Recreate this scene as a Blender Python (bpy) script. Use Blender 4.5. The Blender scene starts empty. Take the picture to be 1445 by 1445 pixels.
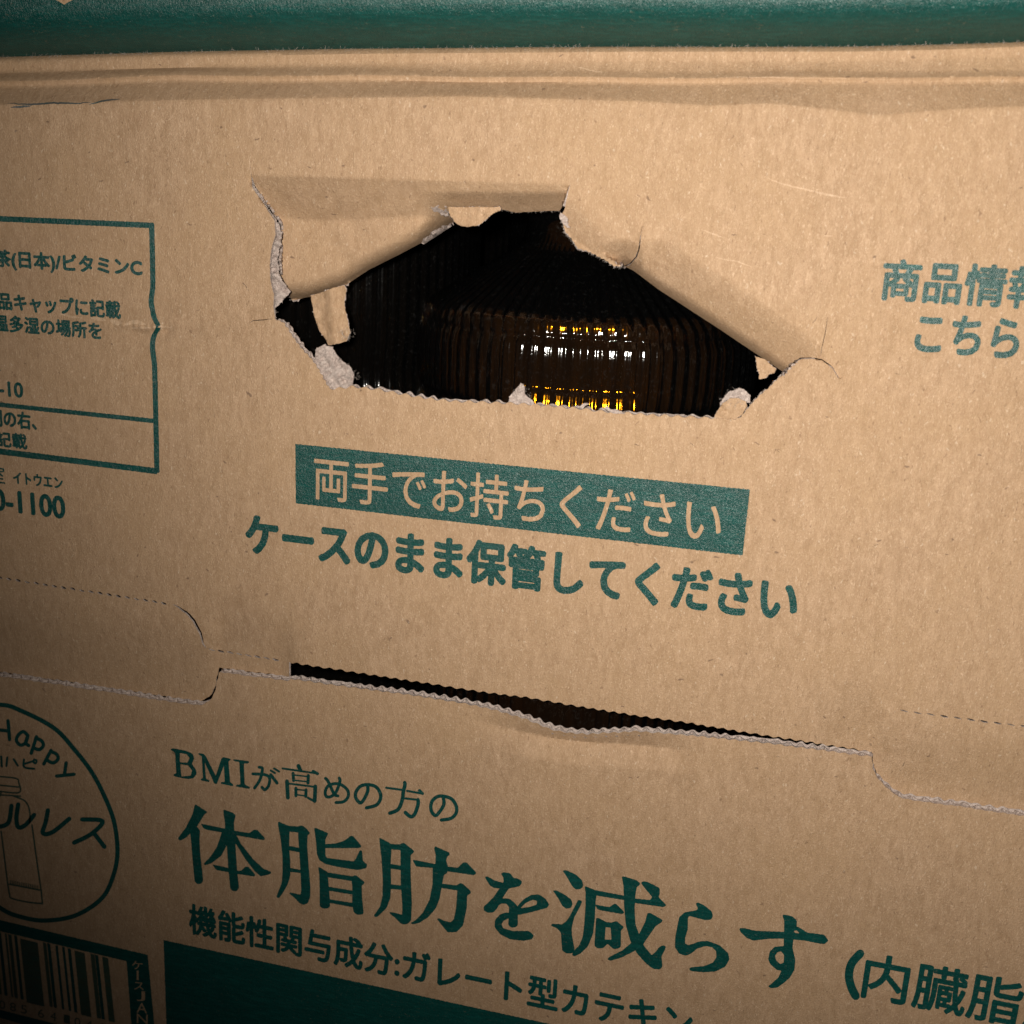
import bpy, math, random
import numpy as np
from mathutils import Matrix, Vector
from mathutils.geometry import delaunay_2d_cdt

rnd = random.Random(7)
nrs = np.random.RandomState(11)
scene = bpy.context.scene
col = scene.collection

# ------------------------------------------------------------ camera, world, lamp, exposure
D = 0.18                      # metres from the lens to the carton's face
H = 0.213                     # height of the lens above the carton's base
F = 1579.6; CX = 722.5
R = np.array([[0.96812476, -0.04889708, 0.24564918],
              [0.10893894, 0.96533701, -0.23718509],
              [-0.22553658, 0.25638552, 0.93989346]])
U_, V_, N_ = R[:, 0], R[:, 1], R[:, 2]        # face axes seen from the camera

cam_d = bpy.data.cameras.new('camera'); cam = bpy.data.objects.new('camera', cam_d); col.objects.link(cam)
def cw(v):                                     # camera-space vector -> world
    v = np.array(v, float)
    return Vector((v @ U_, v @ N_, -(v @ V_)))
cx, cy, cz = cw((1, 0, 0)), cw((0, -1, 0)), cw((0, 0, -1))
cam.matrix_world = Matrix(((cx.x, cy.x, cz.x, 0), (cx.y, cy.y, cz.y, -D), (cx.z, cy.z, cz.z, H), (0, 0, 0, 1)))
cam_d.sensor_width = 36; cam_d.angle = 2 * math.atan(722.5 / F)
cam_d.clip_start = 0.005; cam_d.clip_end = 20
cam_d.dof.use_dof = True; cam_d.dof.focus_distance = 0.20; cam_d.dof.aperture_fstop = 32
scene.camera = cam

w = bpy.data.worlds.new('World'); scene.world = w; w.use_nodes = True
bg = w.node_tree.nodes['Background']
bg.inputs[0].default_value = (0.55, 0.75, 1.0, 1); bg.inputs[1].default_value = 0.006

ld = bpy.data.lights.new('phone_flash', 'SPOT'); lamp = bpy.data.objects.new('phone_flash', ld); col.objects.link(lamp)
ld.energy = 2.7; ld.color = (1.0, 0.94, 0.85); ld.shadow_soft_size = 0.0030
ld.spot_size = math.radians(123); ld.spot_blend = 1.0
LP = Vector((-0.008, -D, H + 0.005)); lamp.location = LP
LT = Vector((0.010, 0.0, H + 0.014))
lamp.rotation_euler = (LT - LP).to_track_quat('-Z', 'Y').to_euler()

scene.view_settings.view_transform = 'Standard'; scene.view_settings.look = 'None'
scene.view_settings.exposure = 0.0; scene.view_settings.gamma = 1.0
scene.cycles.max_bounces = 16; scene.cycles.transmission_bounces = 16; scene.cycles.glossy_bounces = 8
scene.cycles.caustics_refractive = True; scene.cycles.caustics_reflective = True
scene.cycles.sample_clamp_indirect = 0.0

# ------------------------------------------------------------ picture point <-> place on the carton's face
def P(x, y, z=0.0):
    """points on the plane z mm in front of the carton face, met by the sight lines x, y"""
    x = np.asarray(x, float); y = np.asarray(y, float); z = np.asarray(z, float) * 1e-3
    dx, dy = x - CX, y - CX
    u = dx * U_[0] + dy * U_[1] + F * U_[2]
    v = dx * V_[0] + dy * V_[1] + F * V_[2]
    n = dx * N_[0] + dy * N_[1] + F * N_[2]
    t = (D - z) / n
    return np.stack([u * t, -z + 0 * t, H - v * t], -1)
def UV(p):
    q = P(p[0], p[1]); return float(q[0]), float(q[2])
def PX(X, Z):                                  # face point -> picture point
    X = np.asarray(X, float); Z = np.asarray(Z, float)
    c = X[..., None] * U_ + (H - Z)[..., None] * V_ + D * N_
    return CX + F * c[..., 0] / c[..., 2], CX + F * c[..., 1] / c[..., 2]

# ------------------------------------------------------------ relief of the front board (mm, outward positive)
def sst(a, b, x):
    t = np.clip((x - a) / (b - a), 0, 1); return t * t * (3 - 2 * t)
def pdist(x, y, path):
    best = np.full(np.shape(x), 1e9)
    for (ax, ay), (bx, by) in zip(path[:-1], path[1:]):
        dx, dy = bx - ax, by - ay
        t = np.clip(((x - ax) * dx + (y - ay) * dy) / (dx * dx + dy * dy), 0, 1)
        best = np.minimum(best, np.hypot(x - ax - t * dx, y - ay - t * dy))
    return best
YT = ([-400, 0, 250, 500, 900, 1200, 1330, 1445, 1900], [92, 80.6, 73.5, 69, 66, 66, 63, 59, 50])
YR = ([-400, 0, 130, 250, 500, 900, 1445, 1900], [126, 117, 113, 109, 109, 112, 111, 110])
YB = ([-400, 0, 250, 500, 650, 900, 1000, 1090, 1180, 1240, 1300, 1380, 1445, 1900],
      [158, 149, 142, 139, 137, 144, 150, 147, 156, 164, 158, 153, 151, 148])
C1 = [(405, 424), (438, 419), (484, 404), (520, 381), (560, 361), (600, 340), (640, 314)]
C2 = [(880, 375), (894, 382), (930, 409), (1006, 459), (1060, 495), (1105, 527)]
C3 = [(793, 315), (808, 338), (835, 356), (866, 374), (880, 375)]
CRK = [(1107, 526), (1117, 515), (1130, 506), (1145, 505.5), (1160, 508), (1175, 520), (1184, 534)]
LEFTLINE = ([-400, 0, 285, 298, 306, 312, 410, 1230, 1236, 1255, 1275, 1445, 1900],
            [885, 950, 992, 983, 968, 945, 957, 1064, 1090, 1110, 1121, 1146, 1213])
def Zup(x, y):
    x = np.asarray(x, float); y = np.asarray(y, float)
    z = np.zeros(np.broadcast(x, y).shape)
    # handle flap pushed in
    yf = 246 + .03 * (x - 357)
    d = np.maximum(y - yf, 0) * .125
    m = ((x < 806 - (y - 255) * .34) & (x > 345) & (y < 440)) * 1.0
    edge_l = 356 + np.clip((y - 258) * .7, 0, 40)
    m = m * sst(edge_l - 6, edge_l + 2, x)
    k1 = np.tan(np.radians(37)); k2 = np.tan(np.radians(2))
    y2 = 309 + 3 * np.sin(x * .03)
    d2 = np.maximum(y - y2, 0) * .125
    za = -k1 * (d - d2) - k2 * d2
    d3 = np.maximum(y - 271, 0) * .125
    zb = -np.tan(np.radians(33)) * (d - np.minimum(d, d3)) - np.tan(np.radians(58)) * d3
    ww = sst(585, 650, x)
    z += m * (za * (1 - ww) + zb * ww)
    z += m * sst(0, 6, d) * (.16 * np.sin(x * .043 + y * .06 + 1) * np.sin(y * .09 + x * .017) + .09 * np.sin(x * .13 - y * .1) * np.sin(x * .031 + 2) - .10 * np.exp(-((y - 352 - (x - 420) * -.11) / 3.) ** 2))
    dc = pdist(x, y, C1)
    z -= m * (4.2 * np.maximum(1 - dc / 27, 0) ** 2.2 + 1.5 * np.maximum(1 - dc / 9, 0) ** 2)
    # right side rolled in
    side = (x - 880) * (527 - 375) - (y - 375) * (1105 - 880) > -400
    cy_ = np.interp(x, [p[0] for p in CRK], [p[1] for p in CRK])
    side = side & ((x < 1107) | (y < cy_ + .5))
    dc = pdist(x, y, C2)
    wid = 40 + 26 * sst(880, 960, x)
    z -= side * (.66 * .125 * np.maximum(wid - dc, 0) ** 1.25 / wid ** .25 + 2.6 * np.maximum(1 - dc / 15, 0) ** 2)
    s3 = (x < 905) & (x > 788) & (y < 392) & (x >= 806 - (y - 255) * .34)
    dc = pdist(x, y, C3)
    z -= s3 * .5 * .125 * np.maximum(36 - dc, 0) ** 1.3 / 36 ** .3
    dk_ = pdist(x, y, CRK)
    z += .38 * np.exp(-dk_ / 9.) * (x > 1107) * (x < 1200) * np.where(y >= cy_, 1, -.3)
    dm_ = pdist(x, y, [(880, 375), (897, 362), (903, 335), (908, 314)])
    z += .3 * np.exp(-dm_ / 8.) * (x > 901 - (y - 335) * .4) * (y < 372) * (y > 300)
    # creased top edge
    yt = np.interp(x, *YT); yr = np.interp(x, *YR) + .8 * np.sin(x * .021); yb = np.interp(x, *YB)
    zz = np.zeros_like(z)
    kn = [(yb, 0.), (yb - 2, -.16), (yr + 5, -3.3), (yr + 3, -3.3), (yr - 2, -2.95), (yr - 4, -3.1),
          (yr - 9, -4.2), (yt + 22, -5.3), (yt + 18, -5.4), (yt + 7, -5.2), (yt + 3, -5.6), (yt, -6.4), (yt - 6, -9.5)]
    zz = zz * 0
    for (ya, a), (yb_, b) in zip(kn[:-1], kn[1:]):
        t = (ya - y) / (ya - yb_)
        sel = (t >= 0) & (t <= 1)
        zz = np.where(sel, a + (b - a) * t, zz)
    zz = np.where(y < yt - 6, -9, zz)
    z += zz
    # gouge beside the printed table
    g = np.exp(-((y - 461 - (x - 215) * .05 - 1.5 * np.sin(x * .13)) / 4.5) ** 2)
    z += .5 * g * (sst(120, 190, x) * (1 - sst(225, 245, x))) * (.6 + .4 * np.sin(x * .5) * np.sin(x * .21))
    z -= .55 * np.exp(-(((x - 236) / 8) ** 2 + ((y - 466) / 8) ** 2))
    z -= .35 * np.exp(-(((x - 205) / 22) ** 2 + ((y - 474) / 9) ** 2))
    # faint creases
    z -= .028 * np.exp(-((x - 458 - 2 * np.sin(y * .05)) / 2.5) ** 2) * sst(760, 800, y) * (1 - sst(900, 930, y))
    z += .10 * np.exp(-((y - 148 - x * -.02) / 3.) ** 2) * (1 - sst(120, 190, x))
    z += .06 * np.exp(-((y - 252 - (x - 1080) * .27) / 2.2) ** 2) * sst(1075, 1090, x) * (1 - sst(1150, 1190, x))
    # sinks behind the lower board
    ln = np.interp(x, *LEFTLINE)
    dl = np.maximum(ln - y, 0)
    side_w = np.maximum(1 - sst(395, 425, x), sst(1120, 1228, x))
    z -= 2.0 * side_w * (1 - sst(0, 112, dl)) * (y > 700)
    return z
CRE = [(655, 1012), (720, 1029), (775, 1041), (812, 1046), (880, 1050), (985, 1060)]
def Zlow(x, y):
    x = np.asarray(x, float); y = np.asarray(y, float)
    z = np.zeros(np.broadcast(x, y).shape)
    cl = np.interp(x, [p[0] for p in CRE], [p[1] for p in CRE])
    env = sst(640, 790, x) * (1 - sst(880, 1010, x))
    up = cl - y
    z += .2 * env * np.sin(x * .045) * np.clip(1 + up / 34, 0, 1) ** 1.2 * np.where(up > 40, 0, 1) + env * np.where(up > 0, -1.5 + up * .085, -1.5 * np.clip(1 + up / 34, 0, 1) ** 1.2)
    return z

# ------------------------------------------------------------ meshes
def pip(px, py, poly):
    poly = np.asarray(poly, float)
    x0, y0 = poly[:, 0], poly[:, 1]; x1, y1 = np.roll(x0, -1), np.roll(y0, -1)
    ins = np.zeros(len(px), bool)
    b = (px > x0.min()) & (px < x0.max()) & (py > y0.min()) & (py < y0.max())
    idx = np.nonzero(b)[0]
    for k in range(0, len(idx), 4000):
        ii = idx[k:k + 4000]; X = px[ii][:, None]; Y = py[ii][:, None]
        c = ((y0 > Y) != (y1 > Y)) & (X < (x1 - x0) * (Y - y0) / (y1 - y0 + 1e-30) + x0)
        ins[ii] = c.sum(1) % 2 == 1
    return ins
def fill(add, holes=(), pts=(), evenodd=()):
    """triangulate the union of `add`, less `holes`, less/with the even-odd set"""
    vs, es = [], []
    for lp in list(add) + list(holes) + list(evenodd):
        b = len(vs); n = len(lp)
        vs += [Vector((float(p[0]), float(p[1]))) for p in lp]
        es += [(b + i, b + (i + 1) % n) for i in range(n)]
    vs += [Vector((float(p[0]), float(p[1]))) for p in pts]
    vo, eo, fo, *_ = delaunay_2d_cdt(vs, es, [], 0, 1e-5)
    vo = np.array([(v[0], v[1]) for v in vo]); fo = np.array(fo)
    c = vo[fo].mean(1); k = np.zeros(len(c), bool)
    for lp in add: k |= pip(c[:, 0], c[:, 1], lp)
    for lp in holes: k &= ~pip(c[:, 0], c[:, 1], lp)
    if evenodd:
        e = np.zeros(len(c), bool)
        for lp in evenodd: e ^= pip(c[:, 0], c[:, 1], lp)
        k = (k & ~e) if add else e
    fo = fo[k]
    used, inv = np.unique(fo, return_inverse=True)
    return vo[used], inv.reshape(fo.shape)
def mesh_obj(name, verts, faces, mats, parent=None, smooth=True, label=None, kind=None, origin=None):
    verts = np.asarray(verts, float)
    o_ = np.zeros(3)
    if parent is not None:
        q = parent
        while q is not None: o_ = o_ + np.array(q.location); q = q.parent
    me = bpy.data.meshes.new(name)
    me.from_pydata((verts - o_).tolist(), [], [list(map(int, f)) for f in faces])
    for m in (mats if isinstance(mats, (list, tuple)) else [mats]): me.materials.append(m)
    me.update()
    if smooth: me.shade_smooth()
    o = bpy.data.objects.new(name, me); col.objects.link(o)
    if parent is not None: o.parent = parent
    if label: o['label'] = label
    if kind: o['kind'] = kind
    return o
def orient(faces, verts):
    """faces look towards the viewer side (-y)"""
    v = np.asarray(verts); f = np.asarray(faces)
    n = np.cross(v[f[:, 1]] - v[f[:, 0]], v[f[:, 2]] - v[f[:, 0]])
    flip = n[:, 1] > 0
    f = f.copy(); f[flip] = f[flip][:, ::-1]
    return f
def sheet(name, add, holes, Z, step_fn, mats, parent, thick=.0004, **k):
    pts = step_fn()
    v, f = fill(add, holes, pts)
    w3 = P(v[:, 0], v[:, 1], Z(v[:, 0], v[:, 1]))
    f = orient(f, w3)
    o = mesh_obj(name, w3, f, mats, parent, **k)
    s = o.modifiers.new('thickness', 'SOLIDIFY'); s.thickness = thick; s.offset = -1; s.use_rim = True
    s.material_offset_rim = 1; s.material_offset = 1
    e = o.modifiers.new('crisp_cut', 'EDGE_SPLIT'); e.split_angle = math.radians(48)
    return o
def resample(path, step, closed=False):
    path = np.asarray(path, float)
    if closed: path = np.vstack([path, path[:1]])
    seg = np.hypot(*np.diff(path, axis=0).T); s = np.concatenate([[0], np.cumsum(seg)])
    n = max(2, int(round(s[-1] / step)) + 1)
    t = np.linspace(0, s[-1], n)
    out = np.stack([np.interp(t, s, path[:, 0]), np.interp(t, s, path[:, 1])], 1)
    return out[:-1] if closed else out
def smoothp(path, n=8, closed=False):
    p = np.asarray(path, float); m = len(p); out = []
    for i in range(m if closed else m - 1):
        if closed: a, b, c, d = p[(i - 1) % m], p[i], p[(i + 1) % m], p[(i + 2) % m]
        else: a, b, c, d = p[max(i - 1, 0)], p[i], p[i + 1], p[min(i + 2, m - 1)]
        for j in range(n):
            t = j / n
            out.append(.5 * ((2 * b) + (-a + c) * t + (2 * a - 5 * b + 4 * c - d) * t * t + (-a + 3 * b - 3 * c + d) * t ** 3))
    if not closed: out.append(p[-1])
    return np.array(out)
def wobble(path, amp, step=1.2, rough=.5, period=None, wamp=0):
    q = resample(path, step); n = len(q)
    t = np.gradient(q, axis=0); t /= np.hypot(t[:, 0], t[:, 1])[:, None] + 1e-9
    nn = np.stack([-t[:, 1], t[:, 0]], 1)
    r = np.zeros(n)
    for sc, a in ((14, 1.), (6, .6), (2.5, .4), (1.2, rough * .4)):
        kn = nrs.uniform(-1, 1, int(n * step / sc) + 3)
        r += a * np.interp(np.arange(n) * step / sc, np.arange(len(kn)), kn)
    r *= amp
    if period: r += wamp * np.sin(np.arange(n) * step / period * 2 * math.pi + .6 * np.sin(np.arange(n) * .05))
    f = np.minimum(np.minimum(np.arange(n), np.arange(n)[::-1]) / 3., 1)
    return q + nn * (r * f)[:, None]

# ------------------------------------------------------------ materials
def N(nt, t, **k):
    n = nt.nodes.new(t)
    for a, b in k.items():
        if a == 'op': n.operation = b
        else: setattr(n, a, b)
    return n
def noise(nt, vec, scale, detail=2, rough=.5, dist=0):
    n = N(nt, 'ShaderNodeTexNoise'); nt.links.new(vec, n.inputs['Vector'])
    n.inputs['Scale'].default_value = scale; n.inputs['Detail'].default_value = detail
    n.inputs['Roughness'].default_value = rough; n.inputs['Distortion'].default_value = dist
    return n.outputs['Fac']
def ramp(nt, f, stops):
    r = N(nt, 'ShaderNodeMapRange'); nt.links.new(f, r.inputs['Value']); r.clamp = True
    r.inputs['From Min'].default_value, r.inputs['From Max'].default_value = stops[0]
    r.inputs['To Min'].default_value, r.inputs['To Max'].default_value = stops[1]
    return r.outputs['Result']
def mixc(nt, f, a, b, mode='MIX'):
    m = N(nt, 'ShaderNodeMix'); m.data_type = 'RGBA'; m.blend_type = mode
    for s, v in ((0, f), (6, a), (7, b)):
        if hasattr(v, 'is_linked'): nt.links.new(v, m.inputs[s])
        else: m.inputs[s].default_value = v if s == 0 else (*v, 1)
    return m.outputs[2]
def math_(nt, op, a, b=None):
    m = N(nt, 'ShaderNodeMath', op=op)
    for i, v in enumerate((a, b)):
        if v is None: continue
        if hasattr(v, 'is_linked'): nt.links.new(v, m.inputs[i])
        else: m.inputs[i].default_value = v
    return m.outputs[0]
def stretch(nt, vec, rot, sc):
    m = N(nt, 'ShaderNodeMapping'); nt.links.new(vec, m.inputs['Vector'])
    m.inputs['Rotation'].default_value = rot; m.inputs['Scale'].default_value = sc
    return m.outputs[0]
def flecks(nt, vec, scale, aniso, rot, keep, size):
    """sparse short fibres: elongated cells, few of them filled"""
    warp = N(nt, 'ShaderNodeTexNoise'); nt.links.new(vec, warp.inputs['Vector']); warp.inputs['Scale'].default_value = scale * .5
    wv = N(nt, 'ShaderNodeVectorMath', op='MULTIPLY_ADD'); nt.links.new(warp.outputs['Color'], wv.inputs[0])
    wv.inputs[1].default_value = (2.2 / scale,) * 3; nt.links.new(vec, wv.inputs[2])
    v2 = stretch(nt, wv.outputs[0], rot, aniso)
    v = N(nt, 'ShaderNodeTexVoronoi'); nt.links.new(v2, v.inputs['Vector']); v.inputs['Scale'].default_value = scale
    sep = N(nt, 'ShaderNodeSeparateColor'); nt.links.new(v.outputs['Color'], sep.inputs[0])
    k = math_(nt, 'GREATER_THAN', sep.outputs[0], 1 - keep)
    inner = ramp(nt, v.outputs['Distance'], ((size, size * .6), (0, 1)))
    return math_(nt, 'MULTIPLY', k, inner)
def kraft_nodes(nt, tint=(1, 1, 1)):
    tc = N(nt, 'ShaderNodeTexCoord').outputs['Object']
    big = noise(nt, tc, 60, 4, .6)
    med = noise(nt, stretch(nt, tc, (0, .15, 0), (1.5, 1, .6)), 520, 4, .65, .6)
    fib = noise(nt, stretch(nt, tc, (0, -.5, 0), (2.4, 1, .9)), 1250, 3, .65, 2.2)
    fib2 = noise(nt, stretch(nt, tc, (0, 1.0, 0), (2.4, 1, .9)), 1150, 3, .65, 2.2)
    fine = noise(nt, tc, 3600, 2, .6)
    def T(c): return tuple(a * b for a, b in zip(c, tint))
    c = mixc(nt, ramp(nt, med, ((.34, .68), (0, 1))), T((.315, .202, .116)), T((.445, .300, .188)))
    c = mixc(nt, ramp(nt, big, ((.35, .65), (0, .5))), c, T((.385, .250, .138)))
    c = mixc(nt, ramp(nt, fib, ((.53, .70), (0, .7))), c, T((.62, .45, .31)))
    c = mixc(nt, ramp(nt, fib2, ((.54, .72), (0, .7))), c, T((.27, .155, .085)))
    c = mixc(nt, ramp(nt, fine, ((.35, .7), (0, .4))), c, T((.33, .20, .12)))
    dk = flecks(nt, tc, 1150, (2.4, 1, .8), (0, .5, 0), .05, .34)
    dk2 = flecks(nt, tc, 760, (.9, 1, 1.8), (0, .35, 0), .014, .30)
    lt = flecks(nt, tc, 1250, (2.0, 1, .9), (0, -.4, 0), .05, .34)
    c = mixc(nt, math_(nt, 'MULTIPLY', dk, .42), c, (.12, .065, .035))
    c = mixc(nt, math_(nt, 'MULTIPLY', dk2, .6), c, (.10, .06, .04))
    c = mixc(nt, math_(nt, 'MULTIPLY', lt, .24), c, (.78, .66, .52))
    h = math_(nt, 'ADD', math_(nt, 'MULTIPLY', fib, .6), math_(nt, 'MULTIPLY', fine, .35))
    h = math_(nt, 'ADD', h, math_(nt, 'MULTIPLY', med, .5))
    return tc, c, h, fib, fine
def new_mat(name):
    m = bpy.data.materials.new(name); m.use_nodes = True
    nt = m.node_tree; return m, nt, nt.nodes['Principled BSDF']
def bump(nt, b, h, dist, strength=1.):
    n = N(nt, 'ShaderNodeBump'); n.inputs['Distance'].default_value = dist; n.inputs['Strength'].default_value = strength
    nt.links.new(h, n.inputs['Height']); nt.links.new(n.outputs[0], b.inputs['Normal'])
def make_kraft(name, tint=(1, 1, 1)):
    m, nt, b = new_mat(name)
    tc, c, h, *_ = kraft_nodes(nt, tint)
    nt.links.new(c, b.inputs['Base Color']); b.inputs['Roughness'].default_value = .72
    b.inputs['Specular IOR Level'].default_value = .28
    bump(nt, b, h, .00022)
    return m
KRAFT = make_kraft('kraft_board')
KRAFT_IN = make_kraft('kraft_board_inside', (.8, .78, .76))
def make_ink(name, cover=.95, base=(.0008, .050, .043)):
    m, nt, b = new_mat(name)
    tc, c, h, fib, fine = kraft_nodes(nt)
    pat = noise(nt, stretch(nt, tc, (0, .2, 0), (1, 1, 2.2)), 1500, 4, .7, .8)
    thin = noise(nt, tc, 90, 3, .6)
    band = noise(nt, stretch(nt, tc, (0, .02, 0), (.12, 1, 1)), 2600, 3, .65, .2)
    hole = math_(nt, 'MULTIPLY', ramp(nt, pat, ((.60, .74), (0, .85))), ramp(nt, thin, ((.35, .7), (.25, 1))))
    worn = mixc(nt, ramp(nt, fine, ((.35, .7), (0, .5))), base, tuple(x * .5 for x in base))
    worn = mixc(nt, ramp(nt, fib, ((.55, .72), (0, .3))), worn, (.008, .095, .082))
    worn = mixc(nt, ramp(nt, band, ((.45, .72), (0, .45))), worn, (.006, .105, .09))
    worn = mixc(nt, ramp(nt, thin, ((.4, .7), (0, .35))), worn, (.001, .035, .03))
    cc = mixc(nt, math_(nt, 'MULTIPLY', hole, 1.42 - cover), worn, c)
    nt.links.new(cc, b.inputs['Base Color']); b.inputs['Roughness'].default_value = .38
    b.inputs['Specular IOR Level'].default_value = .6
    bump(nt, b, h, .00020)
    return m
INK = make_ink('green_ink')
INK_THIN = make_ink('thin_green_ink', .4, (.055, .075, .045))
def make_torn():
    m, nt, b = new_mat('torn_paper')
    tc = N(nt, 'ShaderNodeTexCoord').outputs['Object']
    f1 = noise(nt, tc, 900, 5, .7, 1.5); f2 = noise(nt, stretch(nt, tc, (.3, .6, .2), (3, 1, 1)), 2500, 3, .7, 1)
    c = mixc(nt, ramp(nt, f1, ((.35, .65), (0, 1))), (.34, .26, .23), (.64, .535, .48))
    c = mixc(nt, ramp(nt, f2, ((.5, .7), (0, .6))), c, (.72, .64, .58))
    nt.links.new(c, b.inputs['Base Color']); b.inputs['Roughness'].default_value = .95
    b.inputs['Specular IOR Level'].default_value = .1
    bump(nt, b, math_(nt, 'ADD', f1, f2), .0003)
    return m
TORN = make_torn()
def make_flat(name, c, r=.9):
    m, nt, b = new_mat(name); b.inputs['Base Color'].default_value = (*c, 1); b.inputs['Roughness'].default_value = r
    return m
def make_bottle_mats():
    m = bpy.data.materials.new('clear_bottle_wall'); m.use_nodes = True; nt = m.node_tree
    nt.nodes.remove(nt.nodes['Principled BSDF'])
    gl = N(nt, 'ShaderNodeBsdfGlossy'); gl.inputs['Roughness'].default_value = .07
    tr = N(nt, 'ShaderNodeBsdfTransparent'); tr.inputs[0].default_value = (.95, .9, .75, 1)
    fr = N(nt, 'ShaderNodeFresnel'); fr.inputs[0].default_value = 1.5
    tc = N(nt, 'ShaderNodeTexCoord').outputs['Object']
    bp = N(nt, 'ShaderNodeBump'); bp.inputs['Distance'].default_value = .00003
    nt.links.new(noise(nt, tc, 700, 3, .6, .5), bp.inputs['Height'])
    nt.links.new(bp.outputs[0], gl.inputs['Normal'])
    ms = N(nt, 'ShaderNodeMixShader'); nt.links.new(fr.outputs[0], ms.inputs[0])
    df = N(nt, 'ShaderNodeBsdfDiffuse'); df.inputs[0].default_value = (.16, .165, .17, 1)
    m2 = N(nt, 'ShaderNodeMixShader')
    nt.links.new(ramp(nt, noise(nt, tc, 1500, 4, .7, .6), ((.56, .75), (.008, .06))), m2.inputs[0])
    nt.links.new(tr.outputs[0], m2.inputs[1]); nt.links.new(df.outputs[0], m2.inputs[2])
    nt.links.new(m2.outputs[0], ms.inputs[1]); nt.links.new(gl.outputs[0], ms.inputs[2])
    nt.links.new(ms.outputs[0], nt.nodes['Material Output'].inputs[0])
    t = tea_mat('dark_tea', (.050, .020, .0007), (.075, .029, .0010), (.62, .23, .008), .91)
    t2 = tea_mat('shaded_tea', (.010, .006, .003), (.018, .010, .004), (.05, .03, .012), .93)  # same tea, shade inside the carton put into its colour
    return m, t, t2
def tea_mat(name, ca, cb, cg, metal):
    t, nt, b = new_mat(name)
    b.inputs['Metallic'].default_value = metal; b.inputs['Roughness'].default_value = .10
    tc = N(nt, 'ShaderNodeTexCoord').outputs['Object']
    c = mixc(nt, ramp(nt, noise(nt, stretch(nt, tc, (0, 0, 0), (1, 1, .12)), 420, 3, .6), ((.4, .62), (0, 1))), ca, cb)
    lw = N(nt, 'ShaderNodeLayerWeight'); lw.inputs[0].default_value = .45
    c = mixc(nt, ramp(nt, lw.outputs['Facing'], ((.5, .95), (0, .9))), c, cg)  # amber edge glow of refracted light painted into the base colour
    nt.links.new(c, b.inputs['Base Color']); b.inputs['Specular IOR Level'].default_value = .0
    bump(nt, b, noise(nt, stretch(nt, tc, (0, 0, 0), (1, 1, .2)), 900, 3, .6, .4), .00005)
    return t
BOTTLE, TEA, TEA_SHADED = make_bottle_mats()
CAP = make_flat('cap_plastic', (.03, .035, .03), .35)
FIBRE = make_flat('loose_paper_fibre', (.52, .45, .40), .9)
DARKFIBRE = make_flat('dark_paper_fibre', (.07, .05, .04), .9)

# ------------------------------------------------------------ the lower carton
BW0, BW1, BD, BH = -0.245, 0.175, 0.272, 0.2405
carton = bpy.data.objects.new('cardboard_carton', None); col.objects.link(carton)
carton.location = ((BW0 + BW1) / 2, BD / 2, 0)
carton['label'] = 'brown cardboard carton with green Japanese print and a torn hand hole'
carton['category'] = 'carton'

def slab(name, x0, x1, y0, y1, z0, z1, mat, parent):
    v = [(x, y, z) for x in (x0, x1) for y in (y0, y1) for z in (z0, z1)]
    f = [(0, 1, 3, 2), (4, 6, 7, 5), (0, 4, 5, 1), (2, 3, 7, 6), (0, 2, 6, 4), (1, 5, 7, 3)]
    o = mesh_obj(name, v, f, mat, parent, smooth=False)
    b = o.modifiers.new('edge', 'BEVEL'); b.width = .0012; b.segments = 2
    return o
slab('side_panel', BW0, BW0 + .003, .0035, BD - .0035, .0035, BH - .012, KRAFT_IN, carton)
slab('side_panel', BW1 - .003, BW1, .0035, BD - .0035, .0035, BH - .012, KRAFT_IN, carton)
slab('back_panel', BW0, BW1, BD - .003, BD, .0, BH - .012, KRAFT_IN, carton)
slab('bottom_panel', BW0, BW1, .003, BD - .0035, .0, .003, KRAFT_IN, carton)

# outlines, in picture points
xe0 = float(PX(BW0, .1)[0]); xe1 = float(PX(BW1, .1)[0])
def edge_x(X, y0, y1, n=30):                   # a vertical edge of the board
    zs = np.linspace(-.3, .5, 400); px, py = PX(np.full(400, X), zs)
    o = np.argsort(py); ys = np.linspace(y0, y1, n)
    return np.stack([np.interp(ys, py[o], px[o]), ys], 1)
# hole in the upper board
left_border = wobble([(353, 233), (354.5, 250), (356, 265), (372, 287), (387, 312), (389, 330), (383, 352), (380, 375),
                      (383, 400), (386, 415), (386, 440), (388, 450)], .55)
left_low = wobble([(388, 450), (400, 455), (413, 475), (424, 490), (436, 503), (450, 521), (458, 537), (466, 549)], .6, period=9, wamp=.8)
low_edge = wobble([(466, 549), (497, 546), (530, 549), (590, 560), (640, 566), (700, 568), (754, 571), (800, 575), (858, 581), (930, 586), (1008, 590)],
                  .35, period=18.5, wamp=1.7)
low_right = wobble([(1008, 590), (1024, 591), (1038, 592), (1046, 588), (1054, 577), (1070, 560), (1085, 548), (1097, 535), (1107, 526.5)], .5, period=9, wamp=.5)
crack_r = wobble([(1107, 526.5), (1117, 515.5), (1130, 506.5), (1145, 506), (1160, 508.5), (1175, 520.5), (1184, 535)], .5)
crack_r2 = wobble([(1184, 535), (1175.5, 518.6), (1160.5, 506.6), (1145, 504.3), (1129, 504.5), (1115.5, 513.5), (1105.5, 525)], .5)
up_right = wobble([(1105.5, 525), (1060, 494.5), (1006, 458.5), (930, 409), (894, 382), (880.5, 375.5)], .12)
crack_m = wobble([(880.5, 375.5), (888, 372), (897, 362), (900.5, 352), (903, 335), (908.5, 314)], .5)[:-1]
crack_m2 = wobble([(908.5, 314), (904.2, 335), (902.5, 352), (899, 363), (889, 374), (881.5, 376.5)], .3) * 1.0
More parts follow.
